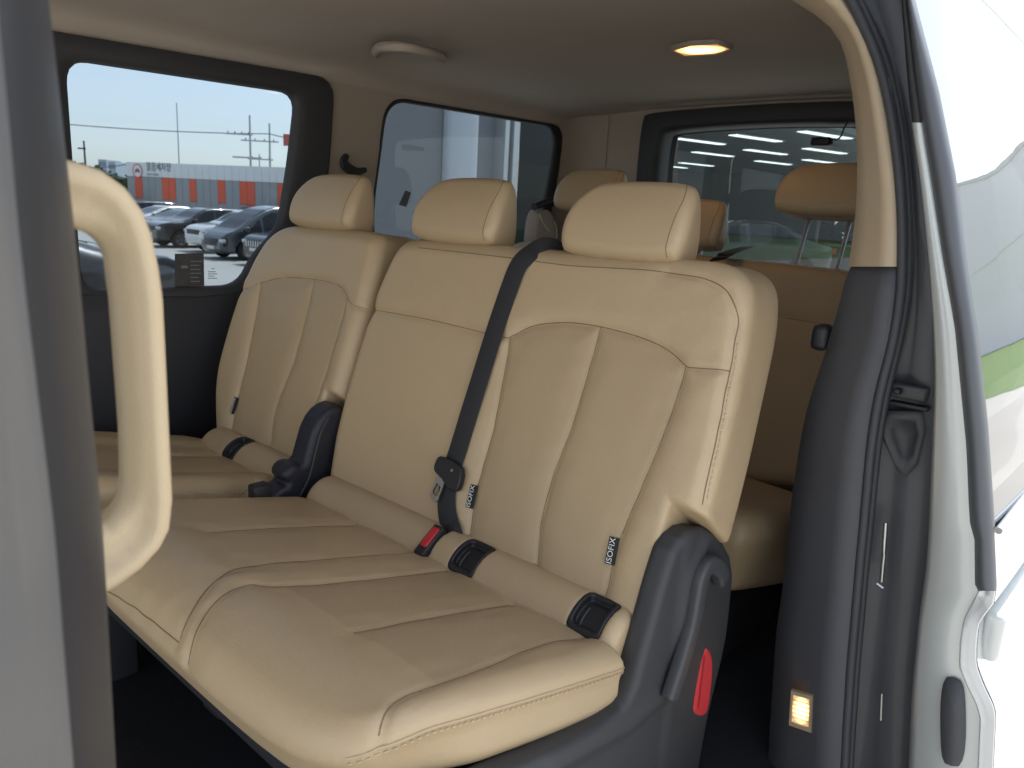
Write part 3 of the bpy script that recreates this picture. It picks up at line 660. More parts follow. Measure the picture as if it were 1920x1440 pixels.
seat_backF, f_sgl = make_back(sgl, olF, [archF, cfF, rF, lF], [insFL, insFR], [(1.468, 1, .168)], [(bF, .007), (bFl, .007), (tF, .004)], (1.39, -.085, -.175), (2.01, .63, .04), .0056, archF)
# head restraints
def headrest(parent, yc, v0, O=OB, h=.0042, n0=.008, hh=.163, post=.05, hwid=.132, mat_=None, flat=False):
    outl = chaikin([(yc-hwid*.86, v0), (yc-hwid*.98, v0+.03), (yc-hwid, v0+hh*.45), (yc-hwid*.92, v0+hh*.85), (yc-hwid*.72, v0+hh), (yc+hwid*.55, v0+hh), (yc+hwid*.85, v0+hh*.86), (yc+hwid*1.05, v0+hh*.55), (yc+hwid*1.04, v0+.025), (yc+hwid*.88, v0)], 2)
    def f(Y, Vv, N):
        Y2 = np.broadcast_to(Y, np.broadcast(Y, Vv).shape); V2 = np.broadcast_to(Vv, Y2.shape)
        d2 = (poly_sdf(outl, Y2[:, :, 0], V2[:, :, 0])[:, :, None] if Y2.ndim == 3 else poly_sdf(outl, Y2, V2))
        t = (V2-v0)/hh; nf = n0+.010*np.sin(np.clip(t, 0, 1)*math.pi)-.022*t**2; nb = n0-.115+.062*np.clip(t, 0, 1)
        k = np.clip(-(N-nf)/.12, 0, 1); d2 = d2+.018*k
        q2 = np.maximum(N-nf, nb-N)
        return rnd_ext(d2, q2, .026)
    V, Q = surfnet(f, (yc-hwid*1.15, v0-.02, n0-.14), (yc+hwid*1.2, v0+hh+.02, n0+.03), h)
    o = mk('headrest', b2w(V, O), Q, mat_ or M_LEA, parent, uv=V[:, :2])
    # seam round the front face's near edge and underneath
    E = [(yc-hwid*.79, v0+.004), (yc-hwid*.78, v0+.035), (yc-hwid*.79, v0+hh*.45), (yc-hwid*.80, v0+hh*.72), (yc-hwid*.72, v0+hh*.90), (yc-hwid*.55, v0+hh*.97)]
    P = resample(cat_rom(E, 8), .005); nn = surf_n(f, P[:, 0], P[:, 1], n0+.05, n0-.1)
    tube('seam', on_surf(b2w(np.c_[P, nn-.0001], O)), .0008, M_SEAM, o, 5, upv=EN)
    for s in (-.055, .055):
        pp = [b2w(np.array([[yc+s, vv, n0-.055]]), O)[0] for vv in (v0-post-.03, v0+.03)]
        tube('headrest_post', [pp[0], (pp[0]+pp[1])/2, pp[1]], .006, M_CHR, parent, 10, upv=(1, 0, 0))
        pb = b2w(np.array([[yc+s, v0-post, n0-.055], [yc+s, v0-post+.008, n0-.055]]), O)
        tube('post_sleeve', pb, .012, M_BTRM, parent, 12, upv=(1, 0, 0))
    return o
headrest(bench, .787, .548, post=.012); headrest(bench, 1.215, .548, post=.012, hwid=.132); headrest(sgl, 1.70, .550, h=.005, post=.012, hwid=.138)
# cushion
cpl = lambda x: -.64-.239*(x-.9)
CP = np.array([.9, 0, -.64]); CN = np.array([.239, 0, 1.]); CN /= np.linalg.norm(CN)
def onc(L, d=0): return np.array([onplane(u, v, CP+CN*d, CN)[:2] for u, v in L])
def make_cushion(parent, outline, seams, inserts, raised, lo, hi, h, stitch=(), A=.0036, side_seams=()):
    out = np.asarray(outline)
    def hf(X, Y):
        d = np.full(np.broadcast(X, Y).shape, 1e9)
        for s in seams: d = np.minimum(d, line_dist(s, X, Y))
        e = -A*np.exp(-(d/.006)**2)-A*np.exp(-(d/.028)**2)+A*.5+.00035*(np.sin(X*67+Y*35)+np.sin(Y*88-X*43+1.3)+np.sin(X*29+Y*121+.4))*np.exp(-(d/.06)**2)
        for poly, amp, w in raised: e = e+amp*sstep(w, -w, poly_sdf(poly, X, Y))
        return e
    def f(X, Y, Z):
        X2 = np.broadcast_to(X, np.broadcast(X, Y).shape); Y2 = np.broadcast_to(Y, X2.shape)
        a, b = (X2[:, :, 0], Y2[:, :, 0]) if X2.ndim == 3 else (X2, Y2)
        e = hf(a, b); base = cpl(a)-.075*np.clip((.53-a)/.11, 0, 2)**2*.55
        d2 = poly_sdf(out, a, b)
        if X2.ndim == 3: e, base, d2 = e[:, :, None], base[:, :, None], d2[:, :, None]
        w = Z-base
        d2 = d2+np.clip(-w-.03, 0, 1)*.35*sstep(.62, .46, X2)
        return rnd_ext(d2, np.abs(w+.055)-.055, .030)-e*sstep(-.05, -.01, w)
    V, Q = surfnet(f, lo, hi, h); c = V[Q].mean(1); uv = V[:, :2]; lab = np.zeros(len(Q), int)
    topm = c[:, 2] > cpl(c[:, 0])-.075*np.clip((.53-c[:, 0])/.11, 0, 2)**2*.55-.03
    for k, poly in enumerate(inserts): lab[(poly_sdf(poly, c[:, 0], c[:, 1]) < 0) & topm] = k+1
    v, q, u = submesh(V, Q, lab == 0, uv); o = mk('cushion', v, q, M_LEA, parent, uv=u)
    for k in range(len(inserts)):
        v, q, u = submesh(V, Q, lab == k+1, uv); mk('perforated_panel', v, q, M_PERF, o, uv=u)
    for s in seams:
        P = resample(cat_rom(s, 8), .006); zz = surf_n(f, P[:, 0], P[:, 1], -.45, -.68)
        tube('seam', on_surf(np.c_[P, zz+.0002]), .0011, M_SEAM, o, 5)
    return o, f
bol = onc([(1112, 1187), (1017, 1202), (892, 1252), (817, 1277), (737, 1305), (698, 1350), (680, 1395)], .004)
sB = onc([(956, 1130), (800, 1155), (662, 1182)])
sA = onc([(840, 1067), (680, 1085), (525, 1097), (464, 1092), (391, 1112), (345, 1145)])
sA2 = onc([(781, 1033), (680, 1040), (489, 1056), (403, 1079), (335, 1120)])
sA3 = onc([(675, 981), (530, 986), (391, 994)])
fr_ = onc([(150, 985), (205, 1025), (255, 1062), (292, 1090), (332, 1121)])
trn = onc([(545, 1105), (662, 1182), (740, 1228), (817, 1277)])
trn2 = onc([(391, 994), (440, 1025), (489, 1056)])
col_ = chaikin([(.985, .541), (.75, .544), (.55, .552), (.46, .560), (.418, .60), (.40, .70), (.398, 1.0), (.40, 1.28), (.43, 1.36), (.55, 1.385), (.75, 1.39), (.97, 1.39)], 2)
insC1 = np.vstack([sB, trn[:2][::-1], sA[:3][::-1]]); insC2 = np.vstack([sB, trn[1:], bol[3::-1]])
bench_c, f_cush = make_cushion(bench, col_, [bol, sB, sA, sA2, sA3, fr_], [insC1, insC2],
    [(np.vstack([bol[:5], [[.45, .60], [.45, .50], [.95, .50]]]), .005, .03), (np.vstack([sA[:4], sA2[:4][::-1]]), .002, .012)],
    (.37, .52, -.80), (1.0, 1.42, -.50), .0042)
# soft crease across the cushion, no seam, and the piped side seam with its stitching
for yq, r_ in ((.5535, .0022),):
    xs_ = np.linspace(.432, .945, 60); zz = cpl(xs_)-.075*np.clip((.53-xs_)/.11, 0, 2)**2*.55-.024
    # outermost y at that height
    lo_ = np.full(60, .50); yy = surf_n(lambda a, b, n_: f_cush(a, n_, b), xs_, zz, .50, .60)
    tube('piping', on_surf(np.c_[xs_, yy-.0002, zz]), r_, M_LEA, bench_c, 6)
    vv, ff = dashes(on_surf(np.c_[xs_, yy-.0012, zz-.006]), .006, .0035, .0009, (0, 1, 0)); tag(mk('stitching', vv, ff, M_STIT, bench_c), kind='stuff')
# roll between cushion and backrest with pockets
def rrect2(a, b, ha, hb, r):
    qa = np.abs(a)-ha+r; qb = np.abs(b)-hb+r
    return np.sqrt(np.maximum(qa, 0)**2+np.maximum(qb, 0)**2)+np.minimum(np.maximum(qa, qb), 0)-r
def roll(parent, y0, y1, pockets, h=.0036):
    cx, cz, R_ = .948, -.661, .060
    def f(X, Y, Z):
        d = np.sqrt((X-cx)**2+(Z-cz)**2)-R_; e = np.abs(Y-(y0+y1)/2)-(y1-y0)/2
        b = rnd_ext(d+0*Y, e+0*X+0*Z, .02)
        rr = np.sqrt((X-cx)**2+(Z-cz)**2); ang = np.arctan2(Z-cz, -(X-cx))
        for yp, hw in pockets: b = smax(b, -np.maximum(rrect2((ang-1.06)*R_, Y-yp, .042, hw, .011), (R_-.022)-rr), .003)
        return b
    V, Q = surfnet(f, (cx-R_-.01, y0-.01, cz-.055), (cx+R_+.01, y1+.01, cz+R_+.01), h)
    o = mk('lower_bolster', V, Q, M_LEA, parent, uv=V[:, :2])
    for yp, hw in pockets:
        if hw < .02: continue
        def g(X, Y, Z):
            rr = np.sqrt((X-cx)**2+(Z-cz)**2); ang = np.arctan2(Z-cz, -(X-cx))
            a_ = (ang-1.06)*R_
            shell = smax(rrect2(a_, Y-yp, .0425, hw+.0005, .011), np.maximum(rr-R_-.0008, R_-.026-rr), .002)
            hole = np.maximum(rrect2(a_-.003, Y-yp, .032, hw-.007, .008), (R_-.012)-rr)
            return smax(shell, -hole, .004)
        V, Q = surfnet(g, (cx-R_-.012, yp-hw-.012, cz-.02), (cx+R_, yp+hw+.012, cz+R_+.012), .0022)
        po = mk('anchor_pocket', V, Q, M_BLK, parent)
        tube('pocket_rib', [np.array([cx-math.cos(a)*(R_-.011), yp+hw*.42, cz+math.sin(a)*(R_-.011)]) for a in np.linspace(.55, 1.25, 8)], 0.0016, M_GREY, po, 6, upv=(0, 1, 0))
        tube('pocket_bar', [np.array([cx-math.cos(.7)*(R_-.014), yp+d, cz+math.sin(.7)*(R_-.014)]) for d in (-hw*.6, hw*.2)], .002, M_GREY, po, 6)
    return o
def roll_y(u, v):
    r = ray(u, v); cx, cz, R_ = .948, -.661, .060; a = r[0]**2+r[2]**2; b = -2*(r[0]*cx+r[2]*cz); c_ = cx*cx+cz*cz-R_*R_
    t = (-b-math.sqrt(max(b*b-4*a*c_, 0)))/(2*a); return r*t
yp1, yp2, ybk = roll_y(1108, 1148)[1], roll_y(876, 1043)[1], roll_y(810, 1010)[1]
roll(bench, .560, 1.375, [(yp1, .031), (yp2, .031), (ybk, .013)])
ypf = roll_y(440, 835)[1]
roll(sgl, 1.50, 1.86, [(ypf, .026)], .005)
# red buckle in the roll
Pb = roll_y(808, 1012); d_ = np.array([-.62, 0, .78])
rotb = np.array([[.78, 0, -.62], [0, 1, 0], [.62, 0, .78]]).T
bk = box('belt_buckle', Pb-np.array([.034, .013, .016]), Pb+np.array([.034, .013, .006]), M_BLK, bench, bev=.004, rot=np.array([[.80, 0, .60], [0, 1, 0], [-.60, 0, .80]]).T)
box('red_button', Pb+np.array([-.022, -.009, -.004]), Pb+np.array([.022, .009, .010]), M_RED, bk, bev=.003, rot=np.array([[.80, 0, .60], [0, 1, 0], [-.60, 0, .80]]).T)
# ISOFIX tags
def isotag(parent, f, u, v, w=.017, hgt=.044, ang=0, txt=True, off=0):
    y, vv = onb(u, v); n_ = surf_n(f, np.array([y]), np.array([vv]), .06, -.08)[0]+.003
    ca, sa = math.cos(ang), math.sin(ang)
    ex = np.array([sa, ca]); ey = np.array([ca, -sa])     # in (y, v): text runs up the seam
    def at(a, b, dn=0): q = np.array([y, vv])+ex*a+ey*b; return b2w(np.array([[q[0], q[1], n_+dn]]))[0]
    c4 = [at(-hgt/2, -w/2), at(hgt/2, -w/2), at(hgt/2, w/2, .002), at(-hgt/2, w/2, .002)]
    V = c4+[p-EN*.0015 for p in c4]
    t = fixn(mk('isofix_tag', V, [[0, 1, 2, 3], [7, 6, 5, 4], [0, 4, 5, 1], [1, 5, 6, 2], [2, 6, 7, 3], [3, 7, 4, 0]], mat('tag_black', (.012, .012, .013), .6), parent, smooth=False))
    if txt:
        X_ = at(1, 0)-at(0, 0); Y_ = at(0, 1)-at(0, 0)
        put_text('tag_lettering', 'ISOFIX', .0150, at(0, 0, .0034), X_, Y_, mat('tag_white', (.75, .75, .73), .6), t, .0006, .95)
    return t
isotag(bench, f_bench, 886, 931, ang=.06); isotag(bench, f_bench, 1149, 1033, ang=.10)
isotag(sgl, f_sgl, 441, 761, ang=-.05, txt=True); isotag(sgl, f_sgl, 571, 808, ang=.05, w=.010, txt=True)
# lap and shoulder belt over the bench
def hit(f, u, v, off=.004):
    r = ray(u, v); t = np.linspace(.8, 2.4, 3200); P = r*t[:, None]-OB
    L = np.c_[P[:, 1], P@EV, P@EN]; d = f(L[:, 0], L[:, 1], L[:, 2]); k = np.nonzero(d < off)[0]
    return r*t[k[0]] if len(k) else None
bp3 = []
for u, v in ((1024, 465), (1006, 469), (988, 480), (971, 500), (955, 540), (931, 610), (906, 690), (881, 770), (861, 836), (847, 880), (839, 915), (837, 950), (842, 980), (850, 1002)):
    P = hit(f_bench, u, v)
    if P is not None: bp3.append(P)
bp3 = [bp3[0]+np.array([.035, -.012, -.012])]+bp3+[bp3[-1]+np.array([.02, 0, -.03])]
bw = cat_rom(np.array(bp3), 6)
belt = tube('seat_belt', bw, 0, M_BELT, bench, prof=rrect(.0455, .0022, .001, 2), upv=EN)
y, vv = onb(846, 884, .012); s_ = surf_n(f_bench, np.array([y]), np.array([vv]), .06, -.1)[0]
def bb(a, b, c_): return b2w(np.array([[y+a, vv+b, s_+c_]]))[0]
def bprism(nm, poly, n0, n1, m, par, bev=.002):
    poly = np.asarray(poly); V = [bb(a, b, n0) for a, b in poly]+[bb(a, b, n1) for a, b in poly]; n = len(poly)
    c_ = poly.mean(0); q = c_+(poly-c_)*.93; V += [bb(a, b, n1+.002) for a, b in q]
    Fc = [list(range(n))[::-1]]+[[k*n+i, k*n+(i+1) % n, (k+1)*n+(i+1) % n, (k+1)*n+i] for k in (0, 1) for i in range(n)]+[[2*n+i for i in range(n)]]
    return sharp(fixn(mk(nm, V, Fc, m, par)), 30)
gd = bprism('belt_tongue_grip', chaikin([(-.040, -.024), (-.036, .010), (-.018, .020), (.016, .022), (.034, .022), (.040, .004), (.036, -.010), (.012, -.016), (-.004, -.028), (-.028, -.034)], 1), .006, .016, M_BLK, bench)
tg = [(.026, -.014), (.002, -.022), (.006, -.060), (.013, -.066), (.028, -.061), (.031, -.054)]
tgi = [(.021, -.030), (.008, -.034), (.010, -.050), (.013, -.054), (.023, -.051), (.025, -.047)]
n = 6; V = [bb(a, b, .010) for a, b in tg]+[bb(a, b, .010) for a, b in tgi]+[bb(a, b, .014) for a, b in tg]+[bb(a, b, .014) for a, b in tgi]
Fc = []
for i in range(n):
    j = (i+1) % n; Fc += [[i, j, n+j, n+i], [2*n+i, 2*n+j, 3*n+j, 3*n+i], [i, j, 2*n+j, 2*n+i], [n+i, n+j, 3*n+j, 3*n+i]]
fixn(mk('metal_tongue', V, Fc, M_STEEL, gd, smooth=False))
tube('rivet', [bb(-.012, .004, .015), bb(-.012, .004, .0195)], .003, M_STEEL, gd, 8)
# recliner side cover, lever and strap of the bench
def side_poly(L, yq): return np.array([[ony(u, v, yq)[0], ony(u, v, yq)[2]] for u, v in L])
def side_sdf(nm, poly, y0, y1, r, h, m, parent, extra=None):
    lo = (poly[:, 0].min()-.02, y0-.015, poly[:, 1].min()-.02); hi = (poly[:, 0].max()+.02, y1+.015, poly[:, 1].max()+.02)
    def f(X, Y, Z):
        A, B = np.meshgrid(np.ravel(X), np.ravel(Z), indexing='ij'); d = poly_sdf(poly, A, B)[:, None, :]
        b = rnd_ext(d+0*Y, np.abs(Y-(y0+y1)/2)-(y1-y0)/2+0*X+0*Z, r)
        return b-extra(A, B)[:, None, :]*sstep((y0+y1)/2, y0, Y) if extra else b
    V, Q = surfnet(f, lo, hi, h); return mk(nm, V, Q, m, parent)
sh = side_poly([(1197, 1142), (1214, 1080), (1238, 1006), (1274, 978), (1316, 990), (1345, 1045), (1340, 1120), (1330, 1200), (1300, 1320), (1279, 1440), (1262, 1600), (600, 1600), (700, 1528), (880, 1442), (1010, 1388), (1130, 1322), (1158, 1284), (1170, 1235), (1183, 1190)], .552)
rdg = side_poly([(1290, 1000), (1262, 1060), (1248, 1160), (1235, 1240), (1212, 1290), (1150, 1340), (1000, 1420)], .552)
side_sdf('recliner_side_cover', chaikin(sh, 1), .522, .564, .012, .0048, M_CHAR, bench, lambda A, B: .006*np.exp(-(line_dist(rdg, A, B)/.016)**2)+.004*sstep(0, .03, A-1.0))
lv = [(1352, 1085), (1345, 1066), (1328, 1058), (1314, 1080), (1306, 1120), (1298, 1165), (1283, 1220), (1268, 1268), (1255, 1308)]
lp = cat_rom([ony(u, v, .508) for u, v in lv], 6)
tube('recliner_lever', lp, 0, M_GREY, bench, prof=lambda i: rrect(.030, .022, .006), upv=(0, 1, 0))
rs = side_poly([(1318, 1208), (1331, 1222), (1334, 1250), (1326, 1325), (1318, 1342), (1300, 1340), (1296, 1325)], .52)
side_sdf('pull_strap', chaikin(rs, 1), .515, .527, .005, .003, mat('red_strap', (.58, .03, .035), .7, bump=.5, bscale=900), bench)
tube('strap_stitch', [ony(1322, 1230, .513), ony(1310, 1328, .513)], .0012, mat('red_thread', (.42, .02, .03), .7), bench, 5)
# grab handle on the pillar beside the camera
ho = [(60, 288), (130, 302), (180, 318), (225, 350), (258, 395), (275, 440), (288, 500), (296, 560), (303, 700), (310, 850), (314, 930), (308, 985), (290, 1020), (255, 1058), (205, 1095), (110, 1140)]
hi_ = [(110, 1005), (192, 978), (211, 957), (226, 933), (231, 902), (229, 804), (220, 682), (211, 560), (205, 515), (200, 479), (187, 454), (167, 437), (140, 428), (60, 412)]
ho3 = side_poly(ho, .497)
side_sdf('pillar_grab_handle', side_poly(ho+hi_, .497), .482, .512, .010, .0022, M_BPLA, van, lambda A, B: -.013*sstep(.010, .030, line_dist(ho3, A, B)))
# seat undersides
M_UND = mat('under_seat', (.009, .009, .012), .8)
box('seat_pan', (.455, .60, -.735), (.96, 1.36, -.665), M_UND, bench, bev=.02)
for yq in (.66, 1.28):
    for xq in (.70, .95): box('leg', (xq-.03, yq-.025, -.995), (xq+.03, yq+.025, -.72), M_UND, bench, bev=.006)
    box('floor_rail', (.62, yq-.035, -1.0), (1.05, yq+.035, -.965), M_UND, bench, bev=.006)
# far seat: cushion, recliner, buckle, straps
fl = onc([(250, 850), (330, 852), (412, 853)]); fl2 = onc([(250, 884), (330, 886), (470, 882)]); fl3 = onc([(250, 917), (330, 914), (478, 906)])
colF = chaikin([(.97, 1.475), (.75, 1.47), (.50, 1.47), (.42, 1.48), (.40, 1.56), (.40, 1.80), (.42, 1.90), (.50, 1.925), (.75, 1.93), (.97, 1.92)], 2)
make_cushion(sgl, colF, [fl, fl2, fl3], [np.vstack([fl, fl2[::-1]]), np.vstack([fl2, fl3[::-1]])], [(np.array([[.4, 1.46], [.95, 1.46], [.95, 1.55], [.4, 1.55]]), .008, .03), (np.array([[.4, 1.82], [.95, 1.82], [.95, 1.94], [.4, 1.94]]), .008, .03)], (.37, 1.44, -.80), (1.0, 1.96, -.50), .006)
rf = side_poly([(640, 756), (612, 764), (588, 795), (574, 845), (566, 872), (548, 868), (534, 880), (528, 896), (540, 906), (520, 915), (500, 940), (500, 990), (640, 990), (646, 930), (645, 850), (648, 790)], 1.415)
side_sdf('recliner_side_cover', chaikin(rf, 1), 1.405, 1.470, .012, .005, M_NAVY, sgl)
tube('cover_ridge', cat_rom([ony(u, v, 1.404) for u, v in ((617, 783), (602, 812), (592, 850), (580, 895), (563, 930))], 5), .003, M_CHAR, sgl, 6, upv=(0, 1, 0))
Pq = onplane(487, 920, CP+CN*.01, CN); box('belt_loop', Pq-np.array([.02, .016, .02]), Pq+np.array([.02, .016, .016]), M_BLK, sgl, bev=.006)
Pq = ony(533, 918, 1.44); bx_ = box('belt_buckle', Pq-np.array([.045, .02, .03]), Pq+np.array([.03, .02, .018]), M_NAVY, sgl, bev=.012)
Pq = ony(548, 925, 1.415); box('red_button', Pq-np.array([.006, .003, .004]), Pq+np.array([.006, .003, .004]), M_RED, bx_, bev=.001)
box('seat_pan', (.455, 1.50, -.735), (.96, 1.90, -.665), M_UND, sgl, bev=.02)
for yq in (1.53, 1.86):
    for xq in (.55, .92): box('leg', (xq-.03, yq-.025, -.995), (xq+.03, yq+.025, -.72), M_UND, sgl, bev=.006)
# ================================================================== third row
third = thing('rear_bench_seat', 'beige leather rear bench seat with raised headrests behind the second row', 'seat', (1.85, 1.2, -1.0))
O3 = np.array([1.865, 0, -.63]); 
ol3 = chaikin([(.56, -.06), (.55, .20), (.56, .44), (.60, .535), (.68, .55), (1.2, .552), (1.78, .55), (1.86, .53), (1.91, .44), (1.92, .2), (1.90, -.06)], 2)
hs3 = np.array([[.55, .40], [.8, .405], [1.2, .405], [1.9, .40]])
b3, f3 = make_back(third, ol3, [hs3, np.array([[1.02, -.05], [1.02, .54]]), np.array([[1.40, -.05], [1.40, .54]])], [], [], [], (.52, -.09, -.175), (1.96, .61, .04), .009, hs3, O=O3)
headrest(third, .785, .690, O=O3, h=.006, post=.135, hwid=.145)
headrest(third, 1.19, .575, O=O3, h=.007, post=.02, hwid=.128)
headrest(third, 1.575, .665, O=O3, h=.007, post=.11, hwid=.132)
col3_ = chaikin([(1.90, .575), (1.60, .57), (1.47, .575), (1.41, .64), (1.40, 1.2), (1.41, 1.80), (1.46, 1.88), (1.9, 1.89)], 2)
def f3c(X, Y, Z):
    A, B = np.meshgrid(np.ravel(X), np.ravel(Y), indexing='ij'); d = poly_sdf(col3_, A, B)[:, :, None]
    base = -.655-.16*(A-1.87)-.06*np.clip((1.52-A)/.11, 0, 2)**2*.55; w = Z-base[:, :, None]
    d = d+np.clip(-w-.05, 0, 1)*.30*sstep(1.75, 1.45, A)[:, :, None]
    return rnd_ext(d+0*Z, np.abs(w+.10)-.10, .04)
V, Q = surfnet(f3c, (1.37, .54, -.90), (1.93, 1.93, -.54), .009); cu3 = mk('cushion', V, Q, M_LEA, third)
box('seat_base', (1.52, .66, -1.0), (1.95, 1.82, -.84), M_UND, third, bev=.02)
bs = [onz(u, v, z_) for u, v, z_ in ((1402, 463, -.092), (1375, 471, -.090), (1357, 478, -.096), (1345, 488, -.115))]
tube('seat_belt', cat_rom(bs, 5), 0, M_BELT, third, prof=rrect(.045, .003, .001, 2), upv=(-.3, 0, 1))
# ================================================================== cars
M_CGL = mat('car_glass', (.02, .024, .028), .08, spec=.35, vary=.02)
M_TYR = mat('tyre', (.02, .02, .021), .8); M_RIM = mat('alloy', (.45, .45, .46), .3, metal=1)
M_LMP = mat('headlamp', (.6, .62, .62), .15, spec=.8); M_PLT = mat('plate', (.72, .74, .72), .5); M_GRL = mat('grille', (.02, .02, .022), .4)
def paint(n, c): return mat('paint_'+n, c, .3, metal=.3, coat=1, vary=.01)
PROF = {
 'suv': dict(L=4.7, W=1.88, pts=[(-2.3, .28), (-2.34, .75), (-2.25, 1.05), (-2.0, 1.58), (-1.6, 1.68), (-.2, 1.70), (.35, 1.62), (1.05, 1.16), (1.95, 1.05), (2.25, .95), (2.34, .75), (2.33, .40), (2.2, .25)], belt=1.02, side=[(-1.9, 1.08), (-1.75, 1.52), (-.2, 1.58), (.25, 1.52), (.85, 1.08)], ws=(.35, 1.05), rw=(-2.25, -1.95), wx=(-1.42, 1.42), wr=.36),
 'van': dict(L=5.2, W=2.0, pts=[(-2.55, .25), (-2.6, .9), (-2.55, 1.2), (-2.45, 1.85), (-2.2, 1.97), (-.2, 2.0), (.6, 1.92), (1.3, 1.58), (1.95, 1.12), (2.4, .92), (2.58, .7), (2.58, .35), (2.4, .2)], belt=1.02, side=[(-2.2, 1.05), (-2.1, 1.75), (-.2, 1.82), (.6, 1.74), (1.2, 1.42), (1.62, 1.06)], ws=(.7, 1.95), rw=(-2.6, -2.4), wx=(-1.6, 1.65), wr=.36),
 'sedan': dict(L=4.8, W=1.84, pts=[(-2.35, .3), (-2.4, .85), (-2.3, 1.03), (-1.75, 1.06), (-1.0, 1.42), (-.4, 1.46), (.2, 1.42), (1.1, 1.0), (2.0, .88), (2.3, .75), (2.38, .5), (2.3, .25)], belt=.95, side=[(-1.5, 1.0), (-.95, 1.32), (-.4, 1.37), (.15, 1.33), (.9, .98)], ws=(.2, 1.1), rw=(-1.75, -1.0), wx=(-1.42, 1.42), wr=.33)}
CARMESH = {}
def car_shell(kind):
    if kind in CARMESH: return CARMESH[kind]
    p = PROF[kind]; out = chaikin(p['pts'], 1); hw = p['W']/2
    def f(X, Y, Z):
        A, B = np.meshgrid(np.ravel(X), np.ravel(Z), indexing='ij'); d = poly_sdf(out, A, B)[:, None, :]
        wid = hw-.24*np.clip((B-p['belt'])/.7, 0, 2)[:, None, :]-.05*np.clip((.55-B)/.3, 0, 1)[:, None, :]-.22*np.clip((np.abs(A)-1.7)/.65, 0, 1)[:, None, :]**2
        b = rnd_ext(d+0*Y, np.abs(Y)-wid, .10)
        for wx in p['wx']:
            w = np.maximum(np.sqrt((A-wx)**2+(B-p['wr'])**2)[:, None, :]-p['wr']-.07, hw-.32-np.abs(Y)); b = np.maximum(b, -w)
        return b
    L = p['L']/2+.1; zm = max(q[1] for q in p['pts'])+.08
    V, Q = surfnet(f, (-L, -hw-.08, .1), (L, hw+.08, zm), .042)
    c = V[Q].mean(1); n = np.cross(V[Q[:, 1]]-V[Q[:, 0]], V[Q[:, 3]]-V[Q[:, 0]]); n /= np.linalg.norm(n, axis=1)[:, None]+1e-9
    lab = np.zeros(len(Q), int); sd_ = poly_sdf(np.array(p['side']), c[:, 0], c[:, 2]) < 0
    pil = np.abs(((c[:, 0]+.15) % 1.15)-.575) > .53
    lab[sd_ & (np.abs(n[:, 1]) > .55) & (c[:, 1] < 0) & ~pil] = 1; lab[sd_ & (np.abs(n[:, 1]) > .55) & (c[:, 1] > 0) & ~pil] = 2
    mw = (np.abs(n[:, 1]) < .55) & (np.abs(c[:, 1]) < hw-.28)
    lab[mw & (c[:, 0] > p['ws'][0]) & (c[:, 0] < p['ws'][1]) & (c[:, 2] > p['belt']+.06) & (n[:, 0] > .15)] = 3
    lab[mw & (c[:, 0] > p['rw'][0]) & (c[:, 0] < p['rw'][1]) & (c[:, 2] > p['belt']+.10) & (n[:, 0] < -.15)] = 4
    CARMESH[kind] = (V, Q, lab, f); return CARMESH[kind]
def car(kind, name, label, col, x, y, heading, group=None, z=None, s=1.0, cat='car', chrome=False):
    root = thing(name, label, cat, (x, y, gz(y) if z is None else z), group, heading); root.scale = (s, s, s)
    V, Q, lab, f = car_shell(kind); p = PROF[kind]; hw = p['W']/2
    for k, nm, m in ((0, 'body', col), (1, 'side_window', M_CGL), (2, 'side_window', M_CGL), (3, 'windscreen', M_CGL), (4, 'rear_window', M_CGL)):
        if (lab == k).any():
            v, q, _ = submesh(V, Q, lab == k); mk(nm, v, q, m, root, local=True)
    for wx in p['wx']:
        for sgn in (-1, 1):
            yc = sgn*(hw-.13); r = p['wr']
            w = tube('wheel', [(wx, yc-.10, r), (wx, yc+.10, r)], 0, M_TYR, root, prof=circ(r, 24), local=True)
            tube('rim', [(wx, yc+sgn*.085, r), (wx, yc+sgn*.107, r)], 0, M_RIM, w, prof=circ(r*.66, 20), local=True)
            for a in range(5):
                t = a*2*math.pi/5+.3; e = np.array([math.cos(t), 0, math.sin(t)]); q = np.array([wx, yc+sgn*.108, r])
                tube('spoke_gap', [q+e*r*.22, q+e*r*.58], .03, M_TYR, w, 6, upv=(0, 1, 0), local=True)
    def fx(yy, zz):
        for xx in np.arange(p['L']/2+.05, 1, -.01):
            if f(np.array([[[xx]]]), np.array([[[yy]]]), np.array([[[zz]]]))[0, 0, 0] < 0: return xx
        return p['L']/2
    hz = {'suv': .80, 'van': .68, 'sedan': .66}[kind]
    gx = fx(0, hz-.05)
    box('grille', (gx-.06, -.5, hz-.18), (gx+.012, .5, hz+.08), M_GRL, root, bev=.02, local=True)
    if chrome:
        for k in range(7): box('grille_bar', (gx, -.46+k*.153-.03, hz-.15), (gx+.022, -.46+k*.153+.03, hz+.05), M_CHR, root, local=True)
    box('number_plate', (gx+.0, -.26, hz-.30), (gx+.022, .26, hz-.19), M_PLT, root, local=True)
    for sgn in (-1, 1):
        yy = sgn*(hw-.30); lx = fx(yy, hz+.02); box('headlight', (lx-.12, yy-.16, hz-.05), (lx+.012, yy+.16, hz+.07), M_LMP, root, bev=.02, local=True)
        mx_ = p['ws'][1]-.25; yy = sgn*(hw+.06); box('mirror', (mx_-.08, yy-.10, p['belt']+.04), (mx_+.08, yy+.08, p['belt']+.20), col, root, bev=.04, local=True)
    rx = -p['L']/2
    for sgn in (-1, 1): box('tail_light', (rx-.005, sgn*(hw-.35)-.16, .82), (rx+.14, sgn*(hw-.35)+.16, .95), M_RED, root, bev=.02, local=True)
    return root
PK = 'cars parked in the row before the car wash'
